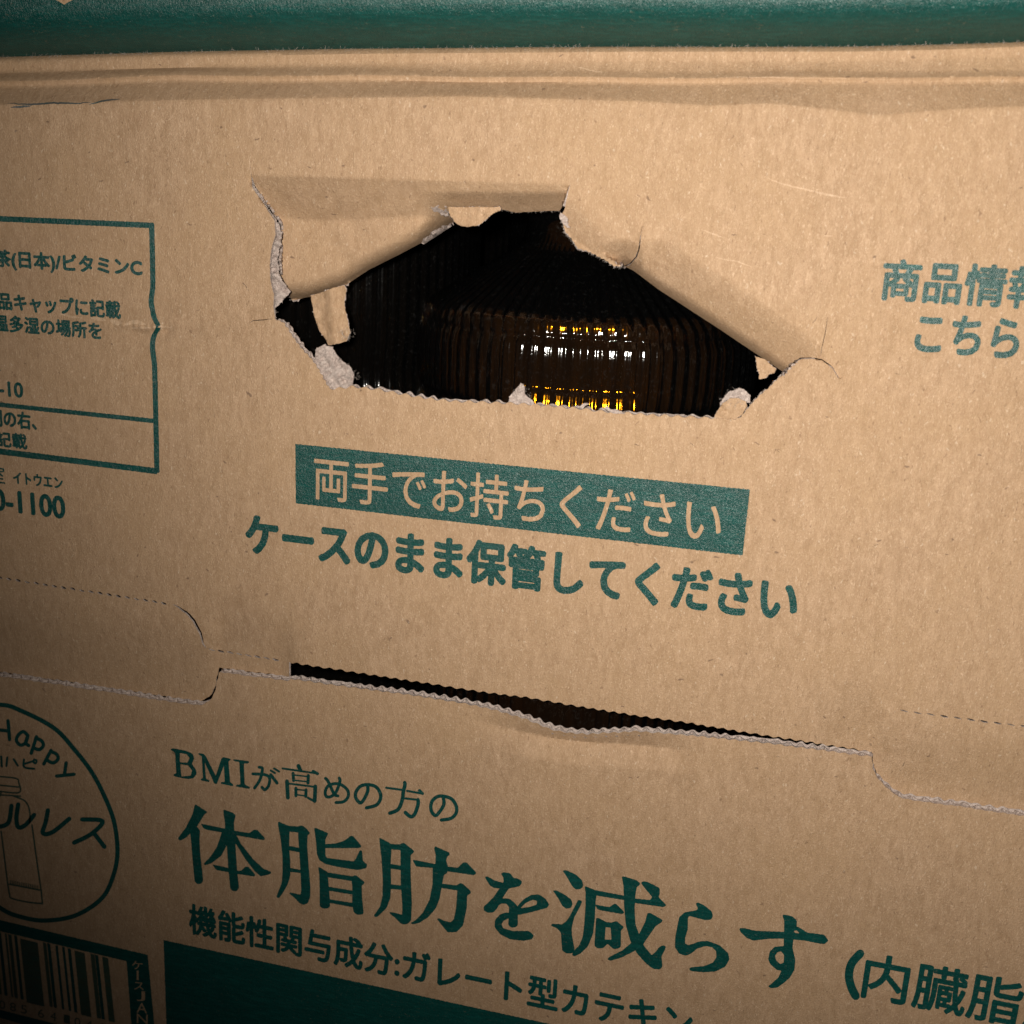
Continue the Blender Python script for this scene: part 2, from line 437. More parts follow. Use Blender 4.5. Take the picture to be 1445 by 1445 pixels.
up_mid = wobble([(879, 376), (866, 374.5), (853, 367), (835, 356.5), (815, 349), (808, 338), (798, 325), (794, 315), (792.5, 304)], .9, period=7, wamp=.5)
crack_t = wobble([(792.5, 304), (796.5, 295), (800, 278), (805.5, 257)], .5)[:-1]
crack_t2 = wobble([(805.5, 257), (798.5, 278), (794.5, 290), (790, 297.5)], .3)
up_shade = wobble([(790, 297.5), (760, 298), (727, 300), (712, 296), (640, 298), (628, 299), (641, 313)], .35)
up_left = wobble([(641, 313), (600, 340), (560, 361), (520, 381), (484, 405)], .15)
up_left2 = wobble([(484, 405), (438, 419), (412, 424)], .5)
flap_l = wobble([(412, 424), (405, 406), (396, 386), (393, 365), (397, 340), (397, 318), (378, 289), (361, 262), (355.5, 248), (353, 233)], .7)
HOLE = np.vstack([left_border[:-1], left_low[:-1], low_edge[:-1], low_right[:-1], crack_r[:-1], crack_r2[:-1], up_right[:-1],
                  crack_m, crack_m2[:-1], up_mid[:-1], crack_t, crack_t2[:-1], up_shade[:-1], up_left[:-1], up_left2[:-1], flap_l[:-1]])
def sliver(path, wmax, amp=.5, dash=None):
    """a thin open slit along a path"""
    q = wobble(path, amp, 1.5); n = len(q)
    t = np.gradient(q, axis=0); t /= np.hypot(t[:, 0], t[:, 1])[:, None]
    nn = np.stack([-t[:, 1], t[:, 0]], 1); ww = wmax * np.sin(np.linspace(0.02, math.pi - .02, n)) ** .6 * .5
    return np.vstack([q + nn * ww[:, None], (q - nn * ww[:, None])[::-1]])
slits = [sliver([(1168.5, 446), (1165, 470), (1160, 490), (1158, 503)], .9),
         sliver([(352, 456), (358, 452), (372, 451.5), (384.5, 450)], 1.1)]
def dashes(path, period, length, wdt, j=.25):
    q = resample(path, 1.); s = 0; out = []
    while s + length < len(q):
        a = s + int(rnd.uniform(-j, j) * 2); a = max(a, 0); b = min(a + length, len(q) - 1)
        p0, p1 = q[a], q[b]
        mid = (p0 + p1) / 2 + np.array([rnd.uniform(-.4, .4), rnd.uniform(-.4, .6)])
        out.append(sliver([p0 + (0, -.8), mid, p1 + (0, .8)], wdt * rnd.uniform(.7, 1.2), .15))
        s += period
    return out
perf = dashes([(-120, 797), (0, 815), (120, 834), (243, 853)], 13, 8, 3.0)
perf += dashes([(294, 916), (350, 925), (404, 933)], 13, 10, 2.4)
perf += dashes([(1270, 1002.5), (1350, 1013), (1445, 1025), (1600, 1046)], 19, 12, 2.4)
curve_crack = sliver([(244, 853), (252, 856.5), (262, 864), (275, 877), (283, 893), (287, 908), (291, 915)], 4.2, .7)
# slot / lower seam
seam_left = [(-400, 890), (0, 949), (60, 957.5), (150, 971), (240, 985), (283, 990), (296, 984), (303, 972), (306.5, 955), (310, 943), (340, 947), (408, 955.5)]
seam_right = [(1230, 1062), (1232, 1078), (1237, 1091), (1252, 1107), (1268, 1119), (1285, 1123), (1340, 1131), (1445, 1146), (1900, 1213)]
slot_top = wobble([(408, 934.5), (500, 948.5), (587, 962), (680, 976), (700, 979), (740, 983.5), (778, 990), (830, 999), (900, 1010), (981, 1021.5), (1062, 1035), (1140, 1047), (1229, 1061)],
                  .3, period=15.6, wamp=1.1)
slot_low = wobble([(411, 958), (500, 970.5), (587, 982), (650, 992), (700, 1002), (740, 1014), (778, 1029.5), (800, 1034), (830, 1036), (860, 1033.5), (900, 1032), (981, 1038.5), (1062, 1046.5), (1140, 1056), (1231, 1068)],
                  .3, period=15.6, wamp=.9)
sl = wobble(seam_left, .4, period=15, wamp=.5); sr = wobble(seam_right, .5, period=15, wamp=.5)
topx = np.linspace(xe0 - 30, xe1 + 30, 160)
topx = topx[(topx > -420) & (topx < 1850)]
UX0, UX1 = -380., 1800.
tx = np.linspace(UX0, UX1, 260)
top_line = np.stack([tx, np.interp(tx, *YT) - 4 + .5 * np.sin(tx * .11)], 1)
dn = np.array([0, 2.2])
UPPER = np.vstack([top_line, sr[sr[:, 0] < UX1][::-1] - (0, .3), slot_top[::-1], (sl[sl[:, 0] > UX0] - (0, .8))[::-1]])
lowpx = [(UX0, 1900), (UX1, 2300)]
bot = PX(np.linspace(BW1, BW0, 12), np.zeros(12)); 
LOWER = np.vstack([sl[sl[:, 0] > UX0][:-1] + (0, 5.4), slot_low, sr[sr[:, 0] < UX1][1:] + (0, 5.4),
                   [(UX1, 1780), (1445, 1780), (722, 1720), (100, 1640), (UX0, 1560)]])
def pts_upper():
    g = []
    for y in range(60, 1160, 26):
        for x in range(-370, 1800, 30): g.append((x + rnd.uniform(-4, 4), y + rnd.uniform(-4, 4)))
    for x in np.arange(-370, 1795, 9):
        yt, yr, yb = np.interp(x, *YT), np.interp(x, *YR) + .8 * np.sin(x * .021), np.interp(x, *YB)
        for y in (yb + 6, yb, yb - 2, yb - 6, (yb + yr) / 2, yr + 9, yr + 5, yr + 3, yr, yr - 2, yr - 4, yr - 9, yr - 13, yt + 22, yt + 17, yt + 12, yt + 7, yt + 3, yt): g.append((x, y))
    for y in np.arange(236, 436, 3.):
        for x in np.arange(346, 812, 3.): g.append((x + rnd.uniform(-.8, .8), y + rnd.uniform(-.8, .8)))
    for y in np.arange(290, 545, 3.):
        for x in np.arange(790, 1195, 3.): g.append((x + rnd.uniform(-.8, .8), y + rnd.uniform(-.8, .8)))
    for y in np.arange(442, 490, 2.):
        for x in np.arange(116, 256, 2.): g.append((x, y + rnd.uniform(-.3, .3)))
    for x in list(np.arange(-370, 430, 10)) + list(np.arange(1110, 1790, 10)):
        ln = np.interp(x, *LEFTLINE)
        for k in range(0, 120, 9): g.append((x, ln - k))
    for y in np.arange(765, 930, 8):
        for x in np.arange(448, 468, 2): g.append((x, y))
    for x in np.arange(1070, 1192, 3):
        for k in range(-4, 5, 2): g.append((x, 252 + (x - 1080) * .27 + k))
    return g
front = sheet('front_panel', [UPPER], [HOLE] + slits + perf + [curve_crack], Zup, pts_upper, [KRAFT, TORN], carton)
def pts_lower():
    g = []
    for y in range(960, 1780, 30):
        for x in range(-370, 1800, 34): g.append((x + rnd.uniform(-4, 4), y + rnd.uniform(-4, 4)))
    for y in np.arange(985, 1100, 3.):
        for x in np.arange(630, 1020, 4.): g.append((x + rnd.uniform(-.8, .8), y + rnd.uniform(-.8, .8)))
    for x in np.arange(640, 1010, 3.): g.append((x, np.interp(x, [p[0] for p in CRE], [p[1] for p in CRE])))
    return g
lower = sheet('lower_front_panel', [LOWER], [], Zlow, pts_lower, [KRAFT, TORN], carton)
# top of the carton behind the creased edge
slab('top_panel', BW0, BW1, .0105, BD, BH - .0075, BH - .0045, KRAFT, carton)

# corrugation seen in the cut edges: inner liner and fluting, standing behind the outer liner
def cut_edge(path, Z, depth_mm=2.1, period_mm=2.1, parent=front, drop=.0009, jag=.00012):
    q = resample(path, 1.5); fr = P(q[:, 0], q[:, 1], Z(q[:, 0], q[:, 1]))
    n = len(fr); s = np.concatenate([[0], np.cumsum(np.hypot(*np.diff(fr[:, [0, 2]], axis=0).T))])
    ph = s / (period_mm * 1e-3) * 2 * math.pi
    dy = (.55 + (depth_mm - .8) * (.5 + .5 * np.sin(ph))) * 1e-3
    jit = np.interp(np.arange(n), np.arange(0, n + 4, 3), nrs.uniform(-1, 1, len(np.arange(0, n + 4, 3)))) * jag
    a = fr + np.stack([0 * dy, dy, jit - .00005], 1); b = a + (0, 0, -drop)
    f = [(i, i + 1, n + i + 1, n + i) for i in range(n - 1)]
    o = mesh_obj('fluting', np.vstack([a, b]), f, TORN, parent)
    m = o.modifiers.new('thickness', 'SOLIDIFY'); m.thickness = .00022
    jit2 = np.interp(np.arange(n), np.arange(0, n + 4, 4), nrs.uniform(-1, 1, len(np.arange(0, n + 4, 4)))) * jag + .00012 * np.sin(ph)
    a = fr + np.stack([0 * dy, 0 * dy + depth_mm * 1e-3, jit2], 1); b = a + (0, 0, -drop)
    o = mesh_obj('inner_liner', np.vstack([a, b]), f, TORN, parent)
    m = o.modifiers.new('thickness', 'SOLIDIFY'); m.thickness = .0003
    # crushed filling low between the liners
    a = fr + np.stack([0 * dy, 0 * dy + .0003, 0 * dy - .0007], 1); b = fr + np.stack([0 * dy, 0 * dy + depth_mm * 1e-3, 0 * dy - .0005], 1)
    mesh_obj('crushed_core', np.vstack([a, b]), f, TORN, parent)
cut_edge(np.vstack([sl[sl[:, 0] > UX0][:-1] + (0, 5.4), slot_low, sr[sr[:, 0] < UX1][1:] + (0, 5.4)]), Zlow, parent=lower)
cut_edge(np.vstack([left_low[:-1], low_edge[:-1], low_right]), lambda x, y: 0 * x, depth_mm=1.9, parent=front)

# torn plies and shreds round the hole
def shred(name, poly, z0, mat, parent=front, amp=.35, grid=2.2, thick=.00035, zfun=None, lab=None, rough=.7):
    lp = wobble(np.vstack([poly, poly[:1]]), rough, 1.3)[:-1]
    x0, y0 = lp.min(0); x1, y1 = lp.max(0)
    pts = [(x + rnd.uniform(-.6, .6), y + rnd.uniform(-.6, .6)) for x in np.arange(x0, x1, grid) for y in np.arange(y0, y1, grid)]
    v, f = fill([lp], [], pts)
    nz = np.zeros(len(v))
    for k in range(5):
        a, b, p = rnd.uniform(.1, .55), rnd.uniform(.1, .55), rnd.uniform(0, 6)
        nz += np.sin(v[:, 0] * a * rnd.choice((-1, 1)) + v[:, 1] * b + p)
    z = (zfun(v[:, 0], v[:, 1]) if zfun else 0) + z0 + amp * nz / 3 + nrs.uniform(-.05, .05, len(v))
    w3 = P(v[:, 0], v[:, 1], z)
    o = mesh_obj(name, w3, orient(f, w3), [mat, TORN], parent, label=lab)
    s = o.modifiers.new('thickness', 'SOLIDIFY'); s.thickness = thick; s.offset = -1; s.material_offset_rim = 1; s.material_offset = 1
    return o
lb = resample(left_border[3:], 4)[:-3]; fl = resample(flap_l[:-6], 4)
shred('torn_ply', np.vstack([lb + (-1.5, 0), fl[2:] + (-1.5, 0)]), -1.6, TORN, amp=.6, rough=1.5, lab='grey torn inner paper along the left tear')
shred('torn_ply', [(445, 493), (456, 488), (469, 489), (474, 503), (483, 511), (492, 516), (498, 530), (498, 547), (484, 551), (466, 552), (456, 538), (444, 518)],
      -.55, TORN, amp=.4, lab='pinkish grey torn inner paper at the lower left of the hole')
shred('paper_shred', [(438, 417), (452, 413), (470, 406), (485, 402), (488.5, 410), (485.5, 430), (490, 450), (494.5, 468), (489, 482), (478, 485), (463, 487.5), (459, 479), (450, 465), (443.5, 445)],
      -4.4, KRAFT, amp=.15, zfun=lambda x, y: -(y - 400) * .012 + .9 * np.exp(-((x - 464 - (y - 400) * .12) / 9.) ** 2), lab='brown shred of board hanging at the left of the hole')
shred('paper_shred', [(632, 292), (706, 292), (706, 297), (700, 299.5), (690, 305), (680, 314), (672, 318), (662, 320), (650, 318), (641, 314), (634, 304)],
      -4.6, KRAFT, amp=.15, lab='small tan tab under the upper edge of the hole')
shred('torn_ply', [(608, 292), (618, 289), (630, 291), (636, 300), (632, 305), (620, 302), (612, 299)], -1.9, TORN, amp=.12, zfun=lambda x, y: Zup(x, np.minimum(y, 302)) + 1.9)
shred('torn_ply', [(717, 569), (720, 557), (728, 548), (735, 540), (740, 545), (742, 556), (750, 564), (755, 572), (735, 574)], -.4, TORN, amp=.25, lab='white tuft of torn paper on the lower edge')
shred('torn_ply', [(815, 575), (822, 570), (832, 569), (826, 574), (822, 578)], .1, TORN, amp=.1)
shred('torn_ply', [(852, 577), (856, 572), (862, 577), (874, 581), (882, 584), (866, 584)], .1, TORN, amp=.1)
shred('paper_shred', [(1008, 589), (1013, 579), (1020, 569), (1030, 563), (1042, 562), (1052, 566), (1055, 574), (1048, 585), (1039, 592), (1022, 593)], -.15, KRAFT, amp=.16, lab='tan corner of board bent up at the lower right of the hole')
shred('torn_ply', [(1016, 574), (1022, 560), (1029, 553), (1040, 549), (1050, 550), (1059, 558), (1057, 568), (1046, 565), (1032, 564), (1022, 570)], -.5, TORN, amp=.3)
shred('paper_shred', [(1066, 503), (1080, 508), (1096, 520), (1093, 527), (1086, 527), (1080, 533), (1071, 535), (1072, 528), (1068, 520)], -5.5, KRAFT, amp=.1)
shred('torn_ply', [(791, 300), (797, 303), (800, 312), (804, 322), (800, 322), (793, 314), (789, 306)], -1.2, TORN, amp=.1, zfun=lambda x, y: 0 * x)

# loose fibres
def hairs(name, specs, mat, parent, kind='stuff'):
    V, Fc = [], []
    for (x, y, z, ang, ln, curl, wd) in specs:
        k = 5; p = []
        px, py = x, y; a = ang
        for i in range(k):
            q = P(px, py, z + .05 * i * rnd.uniform(-.3, 1)); p.append(q)
            px += math.cos(a) * ln / k; py += math.sin(a) * ln / k; a += curl / k
        b = len(V)
        for i, q in enumerate(p):
            w_ = wd * (1 - .6 * abs(i / (k - 1) - .4))
            nx, nz = -math.sin(ang) * w_ * 1.5e-3, -math.cos(ang) * w_ * 1.5e-3
            V += [q + (nx, 0, nz), q - (nx, 0, nz), q + (0, w_ * 1e-3, 0)]
        for i in range(k - 1):
            for j in range(3):
                j2 = (j + 1) % 3
                Fc.append((b + 3 * i + j, b + 3 * i + j2, b + 3 * i + 3 + j2, b + 3 * i + 3 + j))
    return mesh_obj(name, V, Fc, mat, parent, kind=kind)
sp = []
def along(path, n, z, inward, lo=2, hi=7, wd=.018, jz=.3):
    q = np.asarray(path)
    for _ in range(n):
        i = rnd.randrange(len(q) - 1)
        t = q[i + 1] - q[i]; a = math.atan2(t[1], t[0]) + inward * math.pi / 2 + rnd.gauss(0, .7)
        zz = z(q[i][0], q[i][1]) if callable(z) else z
        sp.append((q[i][0], q[i][1], float(zz) + rnd.uniform(-jz, jz * .3), a, rnd.uniform(lo, hi), rnd.uniform(-1.6, 1.6), wd * rnd.uniform(.6, 1.2)))
along(left_border, 130, -.4, -1, 2, 8); along(flap_l, 150, lambda x, y: Zup(x, y) - .2, -1, 2, 8); along(left_low, 50, -.3, -1, 2, 5)
along(low_edge, 150, -.2, -1, 1.2, 3.6, .012); along(low_right, 40, -.2, -1, 1.5, 4); along(up_mid, 90, lambda x, y: Zup(x, y), -1, 1.5, 6, .014)
along(up_shade, 60, lambda x, y: Zup(x, y), -1, 1.5, 4, .012)
along(slot_low, 60, -.5, -1, 1, 3, .012)
for (bx, by, r_) in ((470, 520, 26), (736, 556, 14), (1035, 562, 20), (498, 530, 10), (489, 470, 12)):
    for _ in range(60): a_ = rnd.uniform(0, 6.3); sp.append((bx + math.cos(a_) * r_ * rnd.uniform(.2, .95), by + math.sin(a_) * r_ * rnd.uniform(.2, .8), .25, a_ + rnd.gauss(0, .8), rnd.uniform(2, 5.5), rnd.uniform(-2, 2), .010))
hairs('loose_fibres', sp, FIBRE, front)
sp = []
for _ in range(420):
    x = rnd.uniform(-20, 1460); y = float(np.interp(x, *YT)) + rnd.uniform(-1, 3)
    sp.append((x, y, -5.2, -math.pi / 2 + rnd.gauss(0, .7), rnd.uniform(2, 7), rnd.uniform(-1, 1), .012))
hairs('loose_fibres', sp, FIBRE, front)
sp = [(342, 399, .02, .7, 18, .8, .03), (1153, 447, .02, 2., 14, .7, .02)]
for _ in range(60):
    x, y = rnd.uniform(0, 1445), rnd.uniform(170, 1440)
    if 340 < x < 1200 and 230 < y < 620 or y > 930 and y < 1060: continue
    sp.append((x, y, .02, rnd.uniform(0, 6.3), rnd.uniform(4, 12), rnd.uniform(-2, 2), .016))
hairs('dark_fibres', sp, DARKFIBRE, front)

# ------------------------------------------------------------ printing: thin films of ink lying on the board
def film(name, add, holes, mat, parent, Z=Zup, evenodd=(), pts=(), lift=.035, label=None):
    v, f = fill(add, holes, pts, evenodd)
    if len(f) == 0: return None
    w3 = P(v[:, 0], v[:, 1], Z(v[:, 0], v[:, 1]) + lift)
    return mesh_obj(name, w3, orient(f, w3), mat, parent, label=label)
def rag(lp, amp=.28, step=1.6):
    """outline as a soft printing plate leaves it on fluted board"""
    q = resample(lp, step, True); n = len(q)
    if n < 4: return np.asarray(lp)
    t = np.roll(q, -1, 0) - np.roll(q, 1, 0); t /= np.hypot(t[:, 0], t[:, 1])[:, None] + 1e-9
    nn = np.stack([-t[:, 1], t[:, 0]], 1)
    r = nrs.uniform(-1, 1, n) * .6 + .55 * np.sin(q[:, 0] * .9 + q[:, 1] * .25) * np.abs(t[:, 0])
    return q + nn * (r * amp)[:, None]
def text_loops(body, bold=0.):
    c = bpy.data.curves.new('t', 'FONT'); c.body = body; c.size = 1; c.resolution_u = 4
    o = bpy.data.objects.new('t', c); col.objects.link(o); bpy.context.view_layer.update()
    me = bpy.data.meshes.new_from_object(o.evaluated_get(bpy.context.evaluated_depsgraph_get()))
    cnt = {}
    for p in me.polygons:
        for a, b in p.edge_keys: cnt[(a, b)] = cnt.get((a, b), 0) + 1
    nb = {}
    for (a, b), k in cnt.items():
        if k == 1: nb.setdefault(a, []).append(b); nb.setdefault(b, []).append(a)
    vs = [(v.co.x, v.co.y) for v in me.vertices]; seen = set(); loops = []
    for s in nb:
        if s in seen: continue
        lp = [s]; seen.add(s); cur = s; prev = None
        while True:
            nx = [k for k in nb[cur] if k != prev and k not in seen]
            if not nx: break
            prev, cur = cur, nx[0]; lp.append(cur); seen.add(cur)
        if len(lp) > 2: loops.append(np.array([vs[i] for i in lp]))
    bpy.data.objects.remove(o); bpy.data.curves.remove(c); bpy.data.meshes.remove(me)
    return loops
def place_text(body, xl, xr, top, bot_, bold=0., amp=.25, step=1.5):
    """fit the lettering between left / right / top / bottom marks on the face"""
    L = text_loops(body, bold); A = np.vstack(L)
    x0, y0 = A.min(0); x1, y1 = A.max(0)
    u0, u1 = UV(xl)[0], UV(xr)[0]; v1, v0 = UV(top)[1], UV(bot_)[1]
    out = []
    for lp in L:
        X = u0 + (lp[:, 0] - x0) / (x1 - x0) * (u1 - u0); Zc = v0 + (lp[:, 1] - y0) / (y1 - y0) * (v1 - v0)
        px, py = PX(X, Zc); out.append(resample(np.stack([px, py], 1), step, True))
    return out
def inside_eo(px, py, loops):
    e = np.zeros(len(px), bool)
    for lp in loops: e ^= pip(px, py, lp)
    return e
def near(px, py, loops, w_):
    r = np.zeros(len(px), bool)
    for lp in loops:
        b = np.nonzero((px > lp[:, 0].min() - w_) & (px < lp[:, 0].max() + w_) & (py > lp[:, 1].min() - w_) & (py < lp[:, 1].max() + w_) & ~r)[0]
        a_, b_ = lp, np.roll(lp, -1, 0); d = b_ - a_; dd = (d ** 2).sum(1) + 1e-12
        for k in range(0, len(b), 1500):
            ii = b[k:k + 1500]; X = px[ii][:, None]; Y = py[ii][:, None]
            t = np.clip(((X - a_[:, 0]) * d[:, 0] + (Y - a_[:, 1]) * d[:, 1]) / dd, 0, 1)
            r[ii] |= (np.hypot(X - a_[:, 0] - t * d[:, 0], Y - a_[:, 1] - t * d[:, 1]) < w_).any(1)
    return r
def fatten(loops, w_, amp):
    out = []
    for lp in loops:
        t = np.roll(lp, -1, 0) - np.roll(lp, 1, 0); t /= np.hypot(t[:, 0], t[:, 1])[:, None] + 1e-9
        nn = np.stack([-t[:, 1], t[:, 0]], 1); q = lp + nn * .15
        if inside_eo(q[:, 0], q[:, 1], loops).mean() > .5: nn = -nn
        r = amp * (nrs.uniform(-1, 1, len(lp)) * .6 + .55 * np.sin(lp[:, 0] * .9 + lp[:, 1] * .25) * np.abs(t[:, 0]))
        out.append(lp + nn * (w_ + r)[:, None])
    return out
def text_fill(loops, w_, amp, around=()):
    """triangulate lettering made bolder by w_ (or, with `around`, that field less the lettering)"""
    off = fatten(loops, w_, amp)
    vs, es = [], []
    for lp in off + list(around):
        b = len(vs); n = len(lp); vs += [Vector((float(p[0]), float(p[1]))) for p in lp]; es += [(b + i, b + (i + 1) % n) for i in range(n)]
    vo, eo, fo, *_ = delaunay_2d_cdt(vs, es, [], 0, 1e-5)
    vo = np.array([(v[0], v[1]) for v in vo]); fo = np.array(fo); c = vo[fo].mean(1)
    k = inside_eo(c[:, 0], c[:, 1], loops) | near(c[:, 0], c[:, 1], loops, w_ * .97)
    if around:
        a = np.zeros(len(c), bool)
        for lp in around: a |= pip(c[:, 0], c[:, 1], lp)
        k = a & ~k
    fo = fo[k]; used, inv = np.unique(fo, return_inverse=True)
    return vo[used], inv.reshape(fo.shape)
def letters(name, body, xl, xr, top, bot_, bold=0., Z=Zup, parent=front, mat=None, amp=.25, step=1.5, around=(), label=None):
    em = math.hypot(top[0] - bot_[0], top[1] - bot_[1])
    v, f = text_fill(place_text(body, xl, xr, top, bot_, 0, amp, step), max(bold * em, .12), amp, around)
    w3 = P(v[:, 0], v[:, 1], Z(v[:, 0], v[:, 1]) + .035)
    return mesh_obj(name, w3, orient(f, w3), mat or INK, parent, label=label)
def capsule(a, b, wa, wb=None, n=5):
    wb = wa if wb is None else wb
    a, b = np.array(a, float), np.array(b, float); d = b - a; L = np.hypot(*d)
    ang = math.atan2(d[1], d[0]) if L > 1e-6 else 0
    pts = [b + wb / 2 * np.array([math.cos(ang + t), math.sin(ang + t)]) for t in np.linspace(-math.pi / 2, math.pi / 2, n)]
    pts += [a + wa / 2 * np.array([math.cos(ang + t), math.sin(ang + t)]) for t in np.linspace(math.pi / 2, 3 * math.pi / 2, n)]
    return np.array(pts)
def strokes(lst, w_, smooth=True):
    out = []
    for s in lst:
        q = smoothp(s, 5) if smooth and len(s) > 2 else np.array(s, float)
        out += [capsule(q[i], q[i + 1], w_) for i in range(len(q) - 1)]
    return out
def T(lst, ox, oy, sc): return [[(ox + x / sc, oy + y / sc) for x, y in s] for s in lst]

# banner with the lettering left open
bl = [(416.7, 626.4), (1058.3, 690.8), (1048, 783.8), (417.3, 710.3)]
letters('printed_banner', '両手でお持ちください', (443.7, 675), (1018, 735), (709, 671), (709, 734), .009, around=[rag(bl, .5, 2.)], label='green banner with open lettering')
letters('printed_lettering', 'ケースのまま保管してください', (348, 755), (1125, 841), (743.5, 771.5), (743.5, 831), .042, amp=.3)
letters('printed_lettering', '商品情報', (1245.8, 395), (1483, 400), (1277.6, 367.7), (1277.6, 424.5), .034)
letters('printed_lettering', 'こちら', (1293.2, 475), (1438.5, 475), (1364, 447), (1364, 500), .038)
letters('printed_lettering', '茶(日本)/ビタミンC', (-7, 370), (200, 378), (48, 355.8), (48, 383), .042)
letters('printed_lettering', '品キャップに記載', (-2, 420), (169.4, 435), (156, 424.5), (156, 449), .042)
letters('printed_lettering', '温多湿の場所を', (-9, 455), (143.3, 470), (89, 451.5), (89, 474.5), .042)
letters('printed_lettering', '-10', (-1, 550), (31.8, 550), (20, 539.6), (20, 560), .042)
letters('printed_lettering', '間の右、', (-14, 590), (51, 600), (33.4, 581.5), (33.4, 605), .042)
letters('printed_lettering', '記載', (-5, 620), (37.6, 625), (28, 612), (28, 633), .042)
letters('printed_lettering', '室', (-15, 670), (6.5, 670), (2, 658), (2, 682), .01)
letters('printed_lettering', 'イトウエン', (19, 680), (88, 680), (36.6, 667.5), (36.6, 684), .042)
letters('printed_lettering', '0-1100', (-9, 710), (90.8, 715), (54, 697), (54, 727), .045)
# table frame, following the gouged board
def bar(a, b, wd):
    a, b = np.array(a, float), np.array(b, float); q = np.linspace(a, b, int(np.hypot(*(b - a)) / 3) + 2)
    t = (b - a) / np.hypot(*(b - a)); nn = np.array([-t[1], t[0]]) * wd / 2
    q = np.array(q)
    return q, nn
def barpoly(a, b, wd, dx=None):
    q, nn = bar(a, b, wd)
    if dx is not None: q = q + np.stack([dx(q[:, 1]), 0 * q[:, 1]], 1)
    return rag(np.vstack([q + nn, (q - nn)[::-1]]), .35, 2.2)
kink = lambda y: 6.5 * np.exp(-((y - 461) / 9) ** 2) - 2.5 * np.exp(-((y - 490) / 16) ** 2) - 3 * np.exp(-((y - 425) / 14) ** 2)
film('printed_frame', [barpoly((-200, 300), (216.5, 318.2), 8), barpoly((-200, 550), (219, 594.2), 6.5), barpoly((-200, 612), (222, 665), 8.5),
                       barpoly((214, 315), (221.5, 667.5), 7.5, kink)], [], INK, front, pts=[])
film('printed_logo', [barpoly((-30, 521), (1, 523), 1.5)], [], INK, front)

SCUFF = make_kraft('scuffed_board', (1.25, 1.32, 1.42)); GREY = make_ink('grey_rub_mark', .55, (.10, .10, .10))
def scuff(path, wd, mat=None, amp=.8, n=1):
    for _ in range(n): film('scuff_mark', [sliver(path, wd, amp)], [], mat or SCUFF, front, lift=.05)
for p_, w_ in (([(84, 443), (100, 446), (118, 449)], 3), ([(128, 449), (140, 451), (150, 452)], 5), ([(155, 452), (165, 455), (172, 456)], 7), ([(176, 458), (192, 454), (206, 458)], 6), ([(184, 463), (200, 462), (214, 463)], 3.5),
               ([(214, 461.5), (226, 461), (243, 463)], 2.6), ([(1078, 248), (1100, 258), (1140, 268), (1170, 276)], 2.2), ([(1142, 270), (1166, 274), (1196, 279)], 3.), ([(990, 324), (1005, 329), (1020, 335)], 2.2),
               ([(1010, 363), (1040, 369), (1062, 377)], 1.8), ([(1162, 333), (1175, 333)], 2.4), ([(800, 90), (830, 99), (862, 103)], 1.6), ([(352, 240), (353, 228), (351, 218)], 1.6), ([(1000, 108), (1120, 109.5), (1290, 113)], 1.2)):
    scuff(p_, w_)
for p_, w_ in (([(10, 146), (40, 147), (75, 146), (130, 145)], 2.6), ([(15, 152), (30, 151), (45, 149)], 3), ([(125, 148), (135, 146), (150, 142), (170, 140)], 2.4)): scuff(p_, w_, GREY)
# lower panel lettering
G = []; GH = []
def glyph(polys, holes, ox, oy, sc):
    for p in T(polys, ox, oy, sc): G.append(rag(grow(smoothish(p), .4), .22, 1.4))
    for p in T(holes, ox, oy, sc): GH.append(rag(p, .1, 1.4))
def grow(p, w_):
    p = np.asarray(p, float); t = np.roll(p, -1, 0) - np.roll(p, 1, 0); t /= np.hypot(t[:, 0], t[:, 1])[:, None] + 1e-9
    a = (p[:, 0] * np.roll(p[:, 1], -1) - np.roll(p[:, 0], -1) * p[:, 1]).sum()
    return p + np.stack([t[:, 1], -t[:, 0]], 1) * w_ * (1 if a > 0 else -1)
def smoothish(p):
    p = np.asarray(p, float); out = []
    n = len(p)
    for i in range(n):                       # cut each corner a little
        a, b, c = p[i - 1], p[i], p[(i + 1) % n]
        out += [b + (a - b) * min(.18, .9 / (np.hypot(*(a - b)) + 1e-6)), b + (c - b) * min(.18, .9 / (np.hypot(*(c - b)) + 1e-6))]
    return np.array(out)
glyph([[(320,135),(475,235),(430,270),(340,420),(200,560),(130,595),(100,580),(115,550),(200,440),(290,260)],
 [(255,470),(340,420),(378,470),(372,600),(385,800),(420,1110),(395,1145),(350,1150),(315,1115),(290,850),(270,600)],
 [(395,385),(710,450),(710,500),(480,460),(430,440)],[(790,470),(1010,505),(1070,460),(1110,465),(1210,570),(1195,590),(860,530),(790,530)],
 [(680,205),(790,240),(835,275),(810,370),(815,480),(850,540),(830,650),(850,960),(875,1200),(850,1240),(800,1240),(770,1205),(745,960),(725,640),(700,480),(705,400),(685,260)],
 [(665,480),(760,480),(735,630),(650,790),(530,880),(445,912),(430,895),(520,800),(600,680)],
 [(850,540),(900,640),(1060,840),(1190,960),(1290,1000),(1270,1025),(1155,1052),(1080,985),(960,830),(880,700),(830,620)],
 [(545,905),(755,950),(755,1000),(590,970)],[(845,985),(910,985),(960,930),(1000,935),(1085,1035),(1070,1052),(930,1030),(845,1020)]],[],240,1120,9.031)
